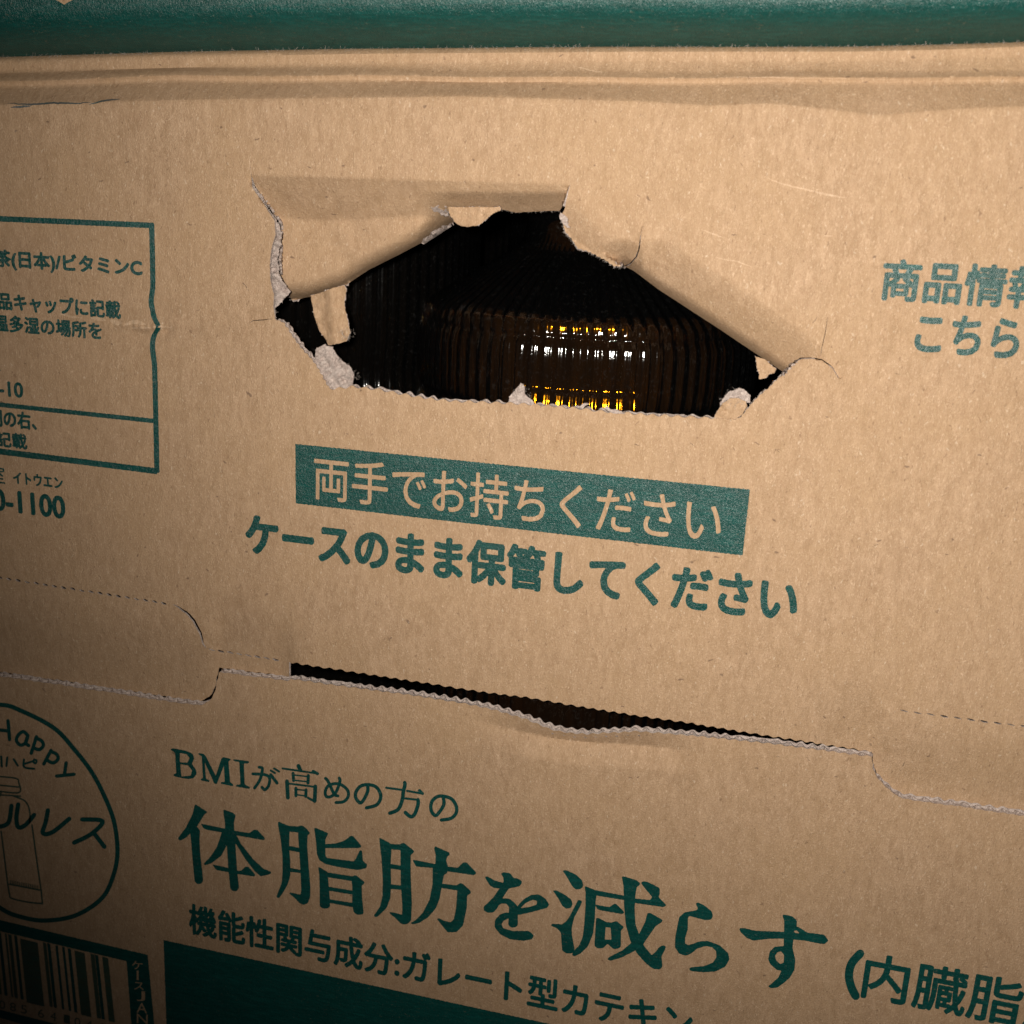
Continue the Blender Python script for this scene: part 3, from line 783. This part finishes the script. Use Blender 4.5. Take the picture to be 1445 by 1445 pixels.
glyph([[(120,175),(165,200),(260,235),(255,300),(250,500),(265,700),(265,860),(230,980),(160,1100),(120,1150),(92,1135),(110,1090),(160,960),(172,820),(170,600),(145,380),(112,210)],
 [(240,230),(370,240),(410,225),(400,320),(365,310),(250,300)],
 [(370,240),(415,225),(460,255),(520,325),(485,345),(480,480),(495,700),(520,1000),(520,1130),(490,1210),(440,1235),(390,1215),(320,1140),(255,1090),(270,1080),(400,1110),(410,1050),(400,800),(385,560),(370,350)],
 [(245,485),(395,515),(395,565),(250,540)],[(255,765),(405,795),(405,828),(255,812)],
 [(575,255),(610,265),(750,325),(735,355),(712,400),(712,600),(730,640),(1080,685),(1110,640),(1155,545),(1180,545),(1190,680),(1245,720),(1235,765),(1130,790),(900,755),(720,715),(640,665),(610,590),(600,450)],
 [(705,465),(850,455),(960,420),(1040,358),(1065,360),(1175,490),(1150,510),(705,510)],
 [(625,755),(650,765),(750,825),(745,880),(755,1000),(770,1180),(770,1260),(745,1280),(680,1280),(645,1250),(645,1000),(640,850)],
 [(735,825),(1060,875),(1100,860),(1100,940),(1050,930),(735,880)],
 [(1060,875),(1100,858),(1215,950),(1195,975),(1175,990),(1180,1150),(1200,1340),(1180,1358),(1110,1358),(1075,1320),(1060,1200),(1060,1000),(1050,930)],
 [(745,1005),(1070,1060),(1070,1105),(745,1050)],[(750,1165),(1070,1215),(1070,1265),(750,1205)]],[],380,1140,9.031)
glyph([[(140,110),(280,185),(290,250),(280,450),(285,700),(275,880),(230,1000),(130,1100),(90,1122),(70,1105),(90,1075),(150,990),(180,860),(185,650),(170,380),(145,180)],
 [(265,190),(390,198),(430,180),(440,270),(275,250)],
 [(390,200),(450,175),(580,280),(570,300),(535,330),(535,600),(550,950),(540,1160),(500,1205),(430,1212),(390,1180),(345,1130),(265,1068),(280,1060),(340,1070),(430,1095),(435,1000),(415,700),(410,270)],
 [(275,445),(425,470),(425,520),(275,500)],[(275,705),(425,722),(425,770),(275,760)],
 [(850,222),(890,240),(1030,300),(1030,325),(1000,350),(985,400),(1010,470),(1000,560),(960,580),(940,680),(905,880),(860,1000),(760,1120),(640,1195),(560,1210),(540,1195),(600,1165),(700,1060),(780,900),(820,700),(820,490),(855,440),(860,330),(838,245)],
 [(565,395),(600,398),(860,450),(860,500),(800,490),(610,475)],[(970,475),(1140,495),(1210,425),(1250,428),(1375,560),(1340,585),(1180,560),(970,530)],
 [(920,695),(1120,720),(1170,690),(1200,700),(1300,790),(1300,820),(1255,840),(1250,1000),(1200,1230),(1120,1310),(1010,1312),(950,1240),(875,1145),(895,1138),(960,1170),(1050,1190),(1090,1150),(1120,1000),(1135,780),(920,745)]],[],520,1170,9.031)
glyph([[(130,430),(160,425),(250,475),(370,510),(350,575),(240,565),(190,530)],
 [(335,385),(370,372),(450,385),(490,440),(570,460),(603,495),(570,545),(430,575),(400,620),(350,700),(280,830),(240,875),(180,885),(120,860),(115,810),(170,760),(240,690),(310,590),(370,490),(365,430)],
 [(330,705),(430,705),(490,745),(540,800),(545,900),(545,1040),(520,1070),(460,1070),(430,1040),(435,900),(440,810),(400,765),(340,765),(280,800),(300,730)],
 [(540,810),(620,720),(720,660),(820,655),(900,710),(945,780),(920,820),(700,880),(560,910),(520,900)],
 [(440,890),(440,950),(370,980),(335,1030),(360,1085),(480,1120),(690,1120),(750,1175),(730,1220),(620,1240),(450,1220),(330,1160),(255,1070),(260,980),(320,910),(390,885)]],
 [[(585,825),(650,760),(740,720),(790,735),(790,780),(700,810)]],670,1190,9.031)
glyph([[(195,70),(230,65),(340,115),(410,180),(425,240),(400,275),(340,280),(300,240),(250,150)],
 [(85,295),(120,295),(210,340),(290,400),(302,450),(285,490),(230,497),(190,465),(150,390)],
 [(370,400),(410,415),(400,450),(320,600),(292,720),(295,800),(325,960),(310,1000),(240,1005),(190,975),(180,850),(175,770),(130,720),(60,690),(75,672),(190,680),(240,640),(290,560)],
 [(445,245),(580,300),(575,340),(565,400),(555,600),(535,780),(480,920),(400,1000),(330,1038),(300,1025),(320,980),(380,920),(420,830),(440,680),(455,450),(455,320)],
 [(550,290),(890,355),(890,400),(550,345)],
 [(990,385),(1185,405),(1210,370),(1195,350),(1085,215),(1090,195),(1140,195),(1230,235),(1290,270),(1290,330),(1275,370),(1365,460),(1340,480),(990,430)],
 [(865,135),(900,140),(1030,180),(1070,215),(1055,240),(1030,250),(1015,340),(1005,500),(1015,680),(1060,800),(1110,920),(1200,1030),(1240,1000),(1285,940),(1330,915),(1360,930),(1350,960),(1310,1040),(1320,1160),(1290,1185),(1220,1180),(1140,1120),(1040,1010),(960,860),(910,680),(890,450),(885,250)],
 [(1155,550),(1190,552),(1325,630),(1310,655),(1250,690),(1150,830),(1100,910),(1000,980),(860,1050),(730,1088),(700,1070),(730,1045),(870,975),(960,900),(1060,790),(1130,650)],
 [(560,455),(720,485),(790,442),(890,540),(870,560),(640,520),(590,505)],
 [(575,605),(600,608),(690,655),(750,660),(800,640),(885,710),(850,745),(850,920),(830,950),(770,955),(700,895),(650,945),(590,948),(555,920),(565,750)]],
 [[(680,710),(735,715),(745,850),(670,850)]],770,1220,8.028)
glyph([[(650,315),(680,305),(760,345),(850,420),(865,480),(840,520),(770,525),(560,470),(545,500),(545,640),(510,760),(510,830),(560,850),(700,800),(800,795),(950,850),(1060,950),(1075,1030),(1020,1120),(900,1180),(750,1190),(590,1175),(565,1150),(590,1130),(760,1115),(870,1070),(915,1000),(910,920),(860,870),(770,855),(660,890),(590,950),(520,978),(440,955),(385,870),(390,740),(420,590),(440,490),(510,430),(660,405),(680,380)]],[],910,1240,9.031)
glyph([[(120,455),(180,450),(320,485),(700,500),(700,580),(500,582),(300,605),(220,575),(140,500)],
 [(780,500),(830,440),(860,430),(990,510),(1200,535),(1255,610),(1200,650),(1120,640),(960,605),(780,590)],
 [(670,285),(700,280),(790,300),(850,350),(850,430),(810,560),(795,700),(830,850),(820,980),(760,1080),(680,1150),(600,1205),(520,1212),(490,1190),(530,1160),(620,1080),(660,990),(600,980),(520,910),(490,850),(510,750),(570,690),(690,680),(690,600),(695,350)]],
 [[(650,745),(690,790),(685,890),(640,905),(590,860),(575,800),(610,755)],[(815,485),(850,478),(885,515),(830,510)]],1030,1260,9.031)
film('printed_headline', G, GH, INK, lower, Zlow, label='large brush-style green headline')
G = []; GH = []
glyph([[(50,105),(80,95),(230,125),(310,160),(330,210),(300,280),(350,350),(360,400),(320,450),(260,460),(100,430),(80,410),(120,395),(105,150)],
 [(375,155),(440,160),(470,190),(590,430),(660,220),(680,200),(775,225),(740,250),(760,500),(800,530),(795,545),(650,515),(660,500),(700,500),(690,290),(600,520),(575,515),(455,250),(470,460),(515,480),(510,495),(410,475),(415,460),(440,455),(425,190)],
 [(800,225),(990,250),(985,270),(925,275),(935,530),(1000,560),(995,578),(835,550),(840,530),(890,530),(875,255),(810,245)]],
 [[(160,150),(240,165),(275,210),(250,265),(160,260)],[(165,285),(260,300),(305,360),(290,420),(180,430)]],235,1045,8.5)
S = []
def st(lst, ox, oy, sc, w_):
    global S
    S += strokes(T(lst, ox, oy, sc), w_ / sc + .55)
st([[(1035,400),(1180,410),(1235,450),(1225,540),(1180,590),(1145,560)],[(1110,320),(1150,340),(1120,470),(1055,570)]],235,1045,8.5,32)
st([[(1250,410),(1325,510)]],235,1045,8.5,34); st([[(1250,360),(1300,390)],[(1290,335),(1350,372)]],235,1045,8.5,22)
st([[(290,118),(320,190)],[(110,360),(125,620)],[(555,440),(545,670)]],395,1070,11.115,56)
st([[(40,160),(320,200),(600,243)],[(150,398),(540,448)]],395,1070,11.115,27)
st([[(520,205),(590,243)],[(205,235),(215,350)],[(445,270),(440,390)],[(250,470),(250,590)],[(410,495),(405,600)]],395,1070,11.115,44)
st([[(220,262),(440,288)],[(220,345),(430,368)],[(250,488),(410,505)],[(250,570),(400,592)]],395,1070,11.115,19)
st([[(440,620),(530,670)]],395,1070,11.115,32)
st([[(715,315),(760,370),(850,560),(910,590)],[(930,310),(940,370),(880,530),(800,600),(730,600),(710,530),(750,440),(850,400),(960,415),(1060,500),(1070,600),(1000,680),(880,695)]],395,1070,11.115,44)
st([[(519,1110.5),(518.7,1117),(513.8,1127.6),(508.4,1133),(502.5,1126.7),(502,1118.6),(508.4,1109.6),(519,1107.3),(530,1110),(536,1118),(537,1127),(531,1136),(517,1140)]],0,0,1,4.4)
st([[(205,275),(430,305)],[(510,320),(740,362)],[(480,430),(660,450)]],525,1085,10.32,28)
st([[(690,315),(735,360)]],525,1085,10.32,40)
st([[(475,200),(478,240),(455,330),(440,450),(380,590),(260,645)],[(668,450),(670,520),(620,660),(560,695),(485,635)]],525,1085,10.32,50)
st([[(1040,430),(1045,520),(980,630),(920,680),(860,600),(870,480),(950,405),(1050,400),(1160,440),(1225,540),(1225,640),(1150,720),(1010,745)]],525,1085,10.32,46)
v1 = film('printed_lettering', G, GH, INK, lower, Zlow)
film('printed_lettering', S, [], INK, lower, Zlow)
letters('printed_lettering', '機能性関与成分:ガレート型カテキン', (267.5, 1300), (977.8, 1427), (409.5, 1305), (409.5, 1347.5), .032, Zlow, lower)
letters('printed_lettering', '内臓脂肪', (1219.5, 1380), (1529, 1400), (1259, 1350.5), (1259, 1415), .022, Zlow, lower, amp=.35)
S = []; st([[(185,85),(120,160),(98,250),(115,340),(150,412)]],1180,1330,5.453,62)
film('printed_lettering', S, [], INK, lower, Zlow)
blk = [(230.6, 1326.4)] + [tuple(np.ravel(PX(np.array([UV((230.6, 1326.4))[0] + k]), np.array([UV((230.6, 1326.4))[1]])))) for k in (.05, .1, .15, .2)]
b0 = np.array([UV((230.6, 1326.4))[0] + k for k in (.2, .15, .1, .05, 0)]); b1 = UV((230.6, 1326.4))[1] - .045
q = PX(b0, np.full(5, b1)); blk += list(zip(q[0], q[1]))
film('printed_block', [rag(blk, .4, 2.5)], [], INK, lower, Zlow)
# round badge
circ = smoothp([(0,994.5),(32,1004),(77,1028),(106,1059),(129,1089),(146.4,1121.6),(161,1160),(165.7,1205),(157.7,1242),(141.6,1269.6),(106,1292),(64,1299),(30,1294),(0,1281),
                (-50,1240),(-95,1180),(-120,1110),(-105,1040),(-60,1000)], 8, True)
S = [capsule(circ[i], circ[(i + 1) % len(circ)], 6.3) for i in range(len(circ))]
film('printed_badge_ring', S, [], INK, lower, Zlow)
S = []
st([[(35,115),(42,198)],[(-10,155),(38,160)],[(-20,110),(-14,190)],[(122,180),(102,163),(80,178),(72,203),(90,222),(112,212),(121,185),(113,212),(126,224)],
    [(160,185),(137,258)],[(158,192),(182,203),(190,224),(172,242),(148,234)],[(224,245),(192,305)],[(222,250),(248,262),(254,284),(232,300),(206,288)],
    [(290,300),(283,350)],[(248,358),(325,350)]],0,980,3.108,14)
st([[(50,488),(38,560),(0,580),(-30,582)],[(80,482),(72,540),(80,582),(112,572),(150,528)],[(210,508),(200,560),(188,608),(230,604),(304,545)],
    [(360,548),(450,556),(400,612),(325,650)],[(415,612),(458,668)]],0,980,3.108,18)
st([[(5,272),(8,316)],[(32,276),(28,314)],[(60,284),(78,312)],[(105,285),(106,318),(150,326)],[(108,304),(148,292)],[(150,285),(160,290),(156,302),(147,296),(150,285)]],0,980,3.108,8)
film('printed_badge_lettering', S, [], INK, lower, Zlow)
S = []
st([[(0,360),(70,368),(82,385),(84,430),(0,425)],[(0,398),(82,406)],[(-5,440),(90,446)],[(5,428),(0,445)],[(60,446),(110,468),(130,510),(130,560)],
    [(140,572),(160,720),(184,895),(172,916),(60,897),(40,868),(20,720),(5,600)],[(40,832),(175,858)]],0,980,3.108,5.5)
for k in range(16): st([[(45 + k * 8, 815 + k * 1.6), (46 + k * 8, 833 + k * 1.6)]],0,980,3.108,2.5)
film('printed_badge_bottle', S, [], INK_THIN, lower, Zlow)
# barcode box
Bz = lambda x, y: (x / 6.02, 1290 + y / 6.02)
out = [Bz(-900, -160), Bz(0, 50), Bz(1255, 345), Bz(1310, 933), Bz(1340, 1200), Bz(1135, 1160), Bz(1115, 933), Bz(1075, 400), Bz(0, 145), Bz(-900, -70)]
cc_ = [('ケ', 1120, 1212, 395, 465), ('I', 1150, 1192, 480, 560), ('ス', 1140, 1220, 575, 640), ('J', 1160, 1232, 650, 735), ('A', 1160, 1250, 750, 835), ('N', 1162, 1255, 845, 925)]
kn_ = []
for ch, xa, xb, ya, yb in cc_:
    ch = 'ー' if ch == 'I' else ch
    L = text_loops(ch, .01); A = np.vstack(L); x0, y0 = A.min(0); x1, y1 = A.max(0)
    for lp in L:
        a_ = (lp[:, 0] - x0) / (x1 - x0 + 1e-9); b_ = (lp[:, 1] - y0) / (y1 - y0 + 1e-9)
        if ch == 'ー': a_, b_ = b_, a_
        if ch == 'ー': xx = 1160 + a_ * 18; yy = ya + (1 - b_) * (yb - ya)
        else: xx = xa + a_ * (xb - xa); yy = ya + (1 - b_) * (yb - ya) + (xx - xa) * .1
        kn_.append(np.stack([xx / 6.02, 1290 + yy / 6.02], 1))
film('printed_barcode_frame', [rag(out, .3, 2)], [], INK, lower, Zlow, evenodd=kn_)
film('printed_barcode_frame', [rag([Bz(-900, 640), Bz(0, 812), Bz(500, 940), Bz(1115, 1100), Bz(1120, 1180), Bz(450, 1010), Bz(0, 880), Bz(-900, 700)], .3, 2)], [], INK, lower, Zlow)
for (xt, wd, thin) in [(-60, 40, 1), (-5, 26, 0), (48, 18, 1), (82, 30, 1), (132, 25, 0), (245, 150, 1), (378, 30, 1), (413, 27, 0), (480, 22, 0), (538, 22, 0), (588, 27, 0), (675, 88, 1), (785, 36, 1), (820, 28, 0), (893, 52, 1)]:
    yt_ = 148 + xt * .237; yb_ = 690 + xt * .245; dx_ = (yb_ - yt_) * .105
    film('printed_barcode_bar', [rag([Bz(xt - wd / 2, yt_), Bz(xt + wd / 2, yt_ + wd * .24), Bz(xt + wd / 2 + dx_, yb_ + wd * .24), Bz(xt - wd / 2 + dx_, yb_)], .25, 2.)], [],
         INK_THIN if thin else INK, lower, Zlow)
for ch, x, y in zip('085641044', (20, 112, 205, 350, 455, 570, 660, 760, 860), (765, 785, 805, 840, 865, 888, 912, 935, 955)):
    L = text_loops(ch, .01); A = np.vstack(L); x0, y0 = A.min(0); x1, y1 = A.max(0)
    film('printed_lettering', [], [], INK_THIN, lower, Zlow, evenodd=[np.stack([(x - 28 + (lp[:, 0] - x0) / (x1 - x0) * 52) / 6.02,
         1290 + (y - 38 + (1 - (lp[:, 1] - y0) / (y1 - y0)) * 72 + (lp[:, 0] - x0) / (x1 - x0) * 12) / 6.02], 1) for lp in L])

# ------------------------------------------------------------ the carton stacked on top
top = bpy.data.objects.new('cardboard_carton', None); col.objects.link(top)
top.location = ((BW0 + BW1) / 2, BD / 2, BH - .0045)
top['label'] = 'dark green printed carton stacked on top of the brown one'
top['category'] = 'carton'
YU = ([-400, 0, 130, 250, 500, 900, 1200, 1330, 1445, 1900], [92, 79, 75, 72, 67, 65, 65, 62, 58, 50])
def Ztop(x, y):
    s_ = np.interp(x, *YU) - y
    z = 1.2 - 7.5 * np.clip(1 - s_ / 80, 0, 1.2) ** 2.2
    z += .12 * np.sin(x * .013 + 1) * np.clip(1 - s_ / 120, 0, 1) + .05 * np.sin(x * .05) * np.clip(1 - s_ / 60, 0, 1)
    return z
ux = np.linspace(-380, 1800, 240)
TOPO = np.vstack([np.stack([ux, np.full(240, -620.)], 1), np.stack([ux, np.interp(ux, *YU) + 3.5], 1)[::-1]])
def pts_top():
    g = [(x, y) for x in range(-370, 1790, 40) for y in range(-600, -60, 40)]
    for x in np.arange(-375, 1795, 9.):
        yu = np.interp(x, *YU)
        g += [(x, yu - k) for k in (0, 2, 4, 7, 10, 14, 18, 23, 28, 34, 40, 47, 55, 64, 74, 85, 98, 112, 128)]
    return g
tf = sheet('front_panel', [TOPO], [], Ztop, pts_top, [KRAFT, KRAFT_IN], top)
dia = [(71, -8), (74, -3), (84, 2.5), (90.5, 6.5), (98, 2), (108, -3), (112, -10), (92, -30)]
film('printed_ink', [TOPO + 0], [rag(dia, .3, 1.5)], INK, tf, Ztop, pts=pts_top(), lift=.04, label='dark green ink covering the board')
TB = BH - .0045
slab('side_panel', BW0, BW0 + .003, .003, BD - .003, TB + .004, TB + .15, KRAFT_IN, top)
slab('side_panel', BW1 - .003, BW1, .003, BD - .003, TB + .004, TB + .15, KRAFT_IN, top)
slab('back_panel', BW0, BW1, BD - .003, BD, TB + .004, TB + .15, KRAFT_IN, top)
slab('bottom_panel', BW0, BW1, .0095, BD, TB + .0, TB + .003, KRAFT_IN, top)
slab('top_panel', BW0, BW1, .0015, BD, TB + .147, TB + .15, KRAFT_IN, top)

# ------------------------------------------------------------ bottles inside
BR = 0.0330; NR = 84; SEG = NR * 12
def ribs(prof):
    V, Fc = [], []
    n = len(prof); th = np.arange(SEG) / SEG * 2 * math.pi
    for (r, z, a, tw, saw) in prof:
        ph = (NR * (th + tw) / (2 * math.pi)) % 1.0
        wv = (1 - saw) * (.5 + .5 * np.cos(2 * math.pi * ph)) + saw * np.abs(2 * ((ph + .2) % 1) - 1)
        rr = r - a * (wv + .16 * np.cos(6 * math.pi * ph + .8) * (a < .0005))
        V += list(np.stack([rr * np.cos(th), rr * np.sin(th), np.full(SEG, z)], 1))
    for i in range(n - 1):
        for j in range(SEG):
            k = (j + 1) % SEG
            Fc.append((i * SEG + j, i * SEG + k, (i + 1) * SEG + k, (i + 1) * SEG + j))
    Fc.append(tuple(range(SEG))[::-1]); Fc.append(tuple((n - 1) * SEG + j for j in range(SEG)))
    return V, Fc
def finer(prof, a, b, k):
    pp = np.array(prof); out = []
    for i in range(len(pp) - 1):
        for j in range(k if a < i < b else 1): out.append(tuple(pp[i] + (pp[i + 1] - pp[i]) * j / (k if a < i < b else 1)))
    return out + [tuple(pp[-1])]
ZS = 0.1905                                     # shoulder line
A_ = .00027
prof = [(.026, .003, 0, 0, 0), (.031, .0035, 0, 0, 0), (.0325, .007, .0002, 0, 0), (BR, .012, A_, 0, 0), (BR, ZS - .060, A_, 0, 0), (BR - .0012, ZS - .052, A_, 0, 0), (BR, ZS - .044, A_, 0, 0),
        (BR, ZS - .022, A_, 0, 0), (BR - .0003, ZS - .0150, A_, 0, 0), (BR - .0011, ZS - .0138, A_, 0, 0), (BR - .0012, ZS - .0130, A_, 0, 0), (BR - .0003, ZS - .0118, A_, 0, 0),
        (BR, ZS - .0090, A_, 0, 0), (BR, ZS - .0034, A_, 0, 0), (BR - .0001, ZS - .0024, A_, 0, 0), (BR - .00024, ZS - .0014, A_, 0, 0), (BR - .0006, ZS - .0006, A_, 0, 0),
        (BR - .0009, ZS - .0001, A_, 0, 0), (BR - .0008, ZS + .0006, .0002, 0, .5), (BR - .0009, ZS + .0016, .0004, .002, .7), (BR - .0013, ZS + .0026, .0006, .006, 1), (BR - .0024, ZS + .0037, .0007, .011, 1), (BR - .0044, ZS + .0050, .0007, .018, 1), (BR - .0094, ZS + .0082, .0005, .036, .6), (BR - .0130, ZS + .0104, .0004, .05, .3),
        (BR - .0164, ZS + .0124, .0003, .06, 0), (BR - .0184, ZS + .0137, .0002, .06, 0), (BR - .0195, ZS + .0152, 0, .06, 0), (.0130, ZS + .0172, 0, 0, 0), (.0128, ZS + .0195, 0, 0, 0), (.0155, ZS + .0202, 0, 0, 0),
        (.0155, ZS + .0216, 0, 0, 0), (.0128, ZS + .0222, 0, 0, 0), (.0125, ZS + .028, 0, 0, 0)]
bv, bf = ribs(finer(prof, 3, 26, 3))
g_ = .0019
tea_prof = [(.024, .0045, 0, 0, 0), (.030, .006, 0, 0, 0), (BR - g_ - .0025, .013, A_, .01, 0), (BR - g_ - .0012, ZS - .024, A_, .01, 0), (BR - g_, ZS - .0135, A_, .01, 0), (BR - g_ - .0001, ZS - .0122, A_, .01, 0), (BR - g_ - .0003, ZS - .0110, A_, .01, 0), (BR - g_ - .00055, ZS - .0098, A_, .01, 0), (BR - g_ - .0009, ZS - .0090, A_, .01, 0),
            (BR - g_ - .0009, ZS - .0080, A_, .01, 0), (BR - g_ - .0007, ZS - .0060, A_, .01, 0), (BR - g_ - .0003, ZS - .0025, A_, .01, 0), (BR - g_ + .0001, ZS + .0002, A_, .01, 0),
            (BR - g_ + .00006, ZS + .0010, .0002, .01, 0), (BR - g_, ZS + .0018, .0002, .01, .3), (BR - g_ - .00012, ZS + .0026, .0004, .012, .6), (BR - g_ - .0010, ZS + .0034, .0006, .016, 1), (BR - g_ - .0032, ZS + .0048, .0007, .022, 1), (BR - g_ - .0080, ZS + .0078, .0005, .04, .5), (BR - g_ - .0160, ZS + .0126, .0002, .06, 0),
            (.0118, ZS + .0160, 0, 0, 0), (.0112, ZS + .020, 0, 0, 0)]
# the tea stays inside the wall
tea_prof = [(min(r, float(np.interp(z, [p[1] for p in prof], [p[0] for p in prof])) - .0007), z, a * .8, tw, sw) for r, z, a, tw, sw in tea_prof]
tv, tfc = ribs(finer(tea_prof, 2, 18, 3))
def bottle(x, y):
    e = bpy.data.objects.new('tea_bottle', None); col.objects.link(e); e.location = (x, y, .003); e['category'] = 'bottle'
    e['group'] = 'tea bottles packed in the carton'
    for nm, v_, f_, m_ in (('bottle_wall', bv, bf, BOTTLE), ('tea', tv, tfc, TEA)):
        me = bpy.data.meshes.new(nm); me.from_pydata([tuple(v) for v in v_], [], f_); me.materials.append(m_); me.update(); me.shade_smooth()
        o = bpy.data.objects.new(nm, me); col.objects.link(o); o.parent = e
    th = np.arange(120) / 120 * 2 * math.pi; V, Fc = [], []
    for (r, z, a) in [(.0147, ZS + .0232, .0002), (.0150, ZS + .024, .0003), (.0150, ZS + .0375, .0003), (.0144, ZS + .039, 0), (.002, ZS + .0392, 0)]:
        rr = r - a * (np.arange(120) % 2); V += list(np.stack([rr * np.cos(th), rr * np.sin(th), np.full(120, z)], 1))
    for i in range(4):
        for j in range(120): k = (j + 1) % 120; Fc.append((i * 120 + j, i * 120 + k, i * 120 + 120 + k, i * 120 + 120 + j))
    Fc.append(tuple(range(480, 600))); Fc.append(tuple(range(120))[::-1])
    cme = bpy.data.meshes.new('cap'); cme.from_pydata([tuple(v) for v in V], [], Fc); cme.materials.append(CAP); cme.update()
    c = bpy.data.objects.new('cap', cme); col.objects.link(c); c.parent = e
    return e
q = P(829, 480, -(BR * 1000 + 5)); X0 = float(q[0]); Y0 = BR + .0045
b0 = bottle(X0, Y0); sp_ = BR * 2 + .0012
b0['label'] = 'amber ribbed tea bottle filling the middle of the torn hole'
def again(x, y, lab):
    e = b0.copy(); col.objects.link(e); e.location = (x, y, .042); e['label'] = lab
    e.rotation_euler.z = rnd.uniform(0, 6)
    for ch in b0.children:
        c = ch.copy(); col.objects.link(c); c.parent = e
        if ch.name.startswith('tea'): c.material_slots[0].link = 'OBJECT'; c.material_slots[0].material = TEA_SHADED  # other bottles get the tea copy darkened for shade
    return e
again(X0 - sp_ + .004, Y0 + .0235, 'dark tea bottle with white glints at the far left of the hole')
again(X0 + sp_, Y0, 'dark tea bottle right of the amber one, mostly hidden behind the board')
again(X0 - sp_ * .98, Y0 + sp_ + .024, 'shade-darkened tea bottle in the second row, behind the left bottle')
again(X0, Y0 + sp_, 'shade-darkened tea bottle in the second row, straight behind the amber one')
again(X0 + sp_, Y0 + sp_, 'shade-darkened tea bottle in the second row, behind the right bottle')
again(X0 - sp_ * .2, Y0 + sp_ * 2.0, 'shade-darkened tea bottle in the third row, seen between the amber and the left bottle')
again(X0 + sp_ * .85, Y0 + sp_ * 2.0, 'shade-darkened tea bottle in the third row, right of centre')
again(X0 - sp_ * 1.3, Y0 + sp_ * 2.25 + .006, 'shade-darkened tea bottle at the left of the third row')
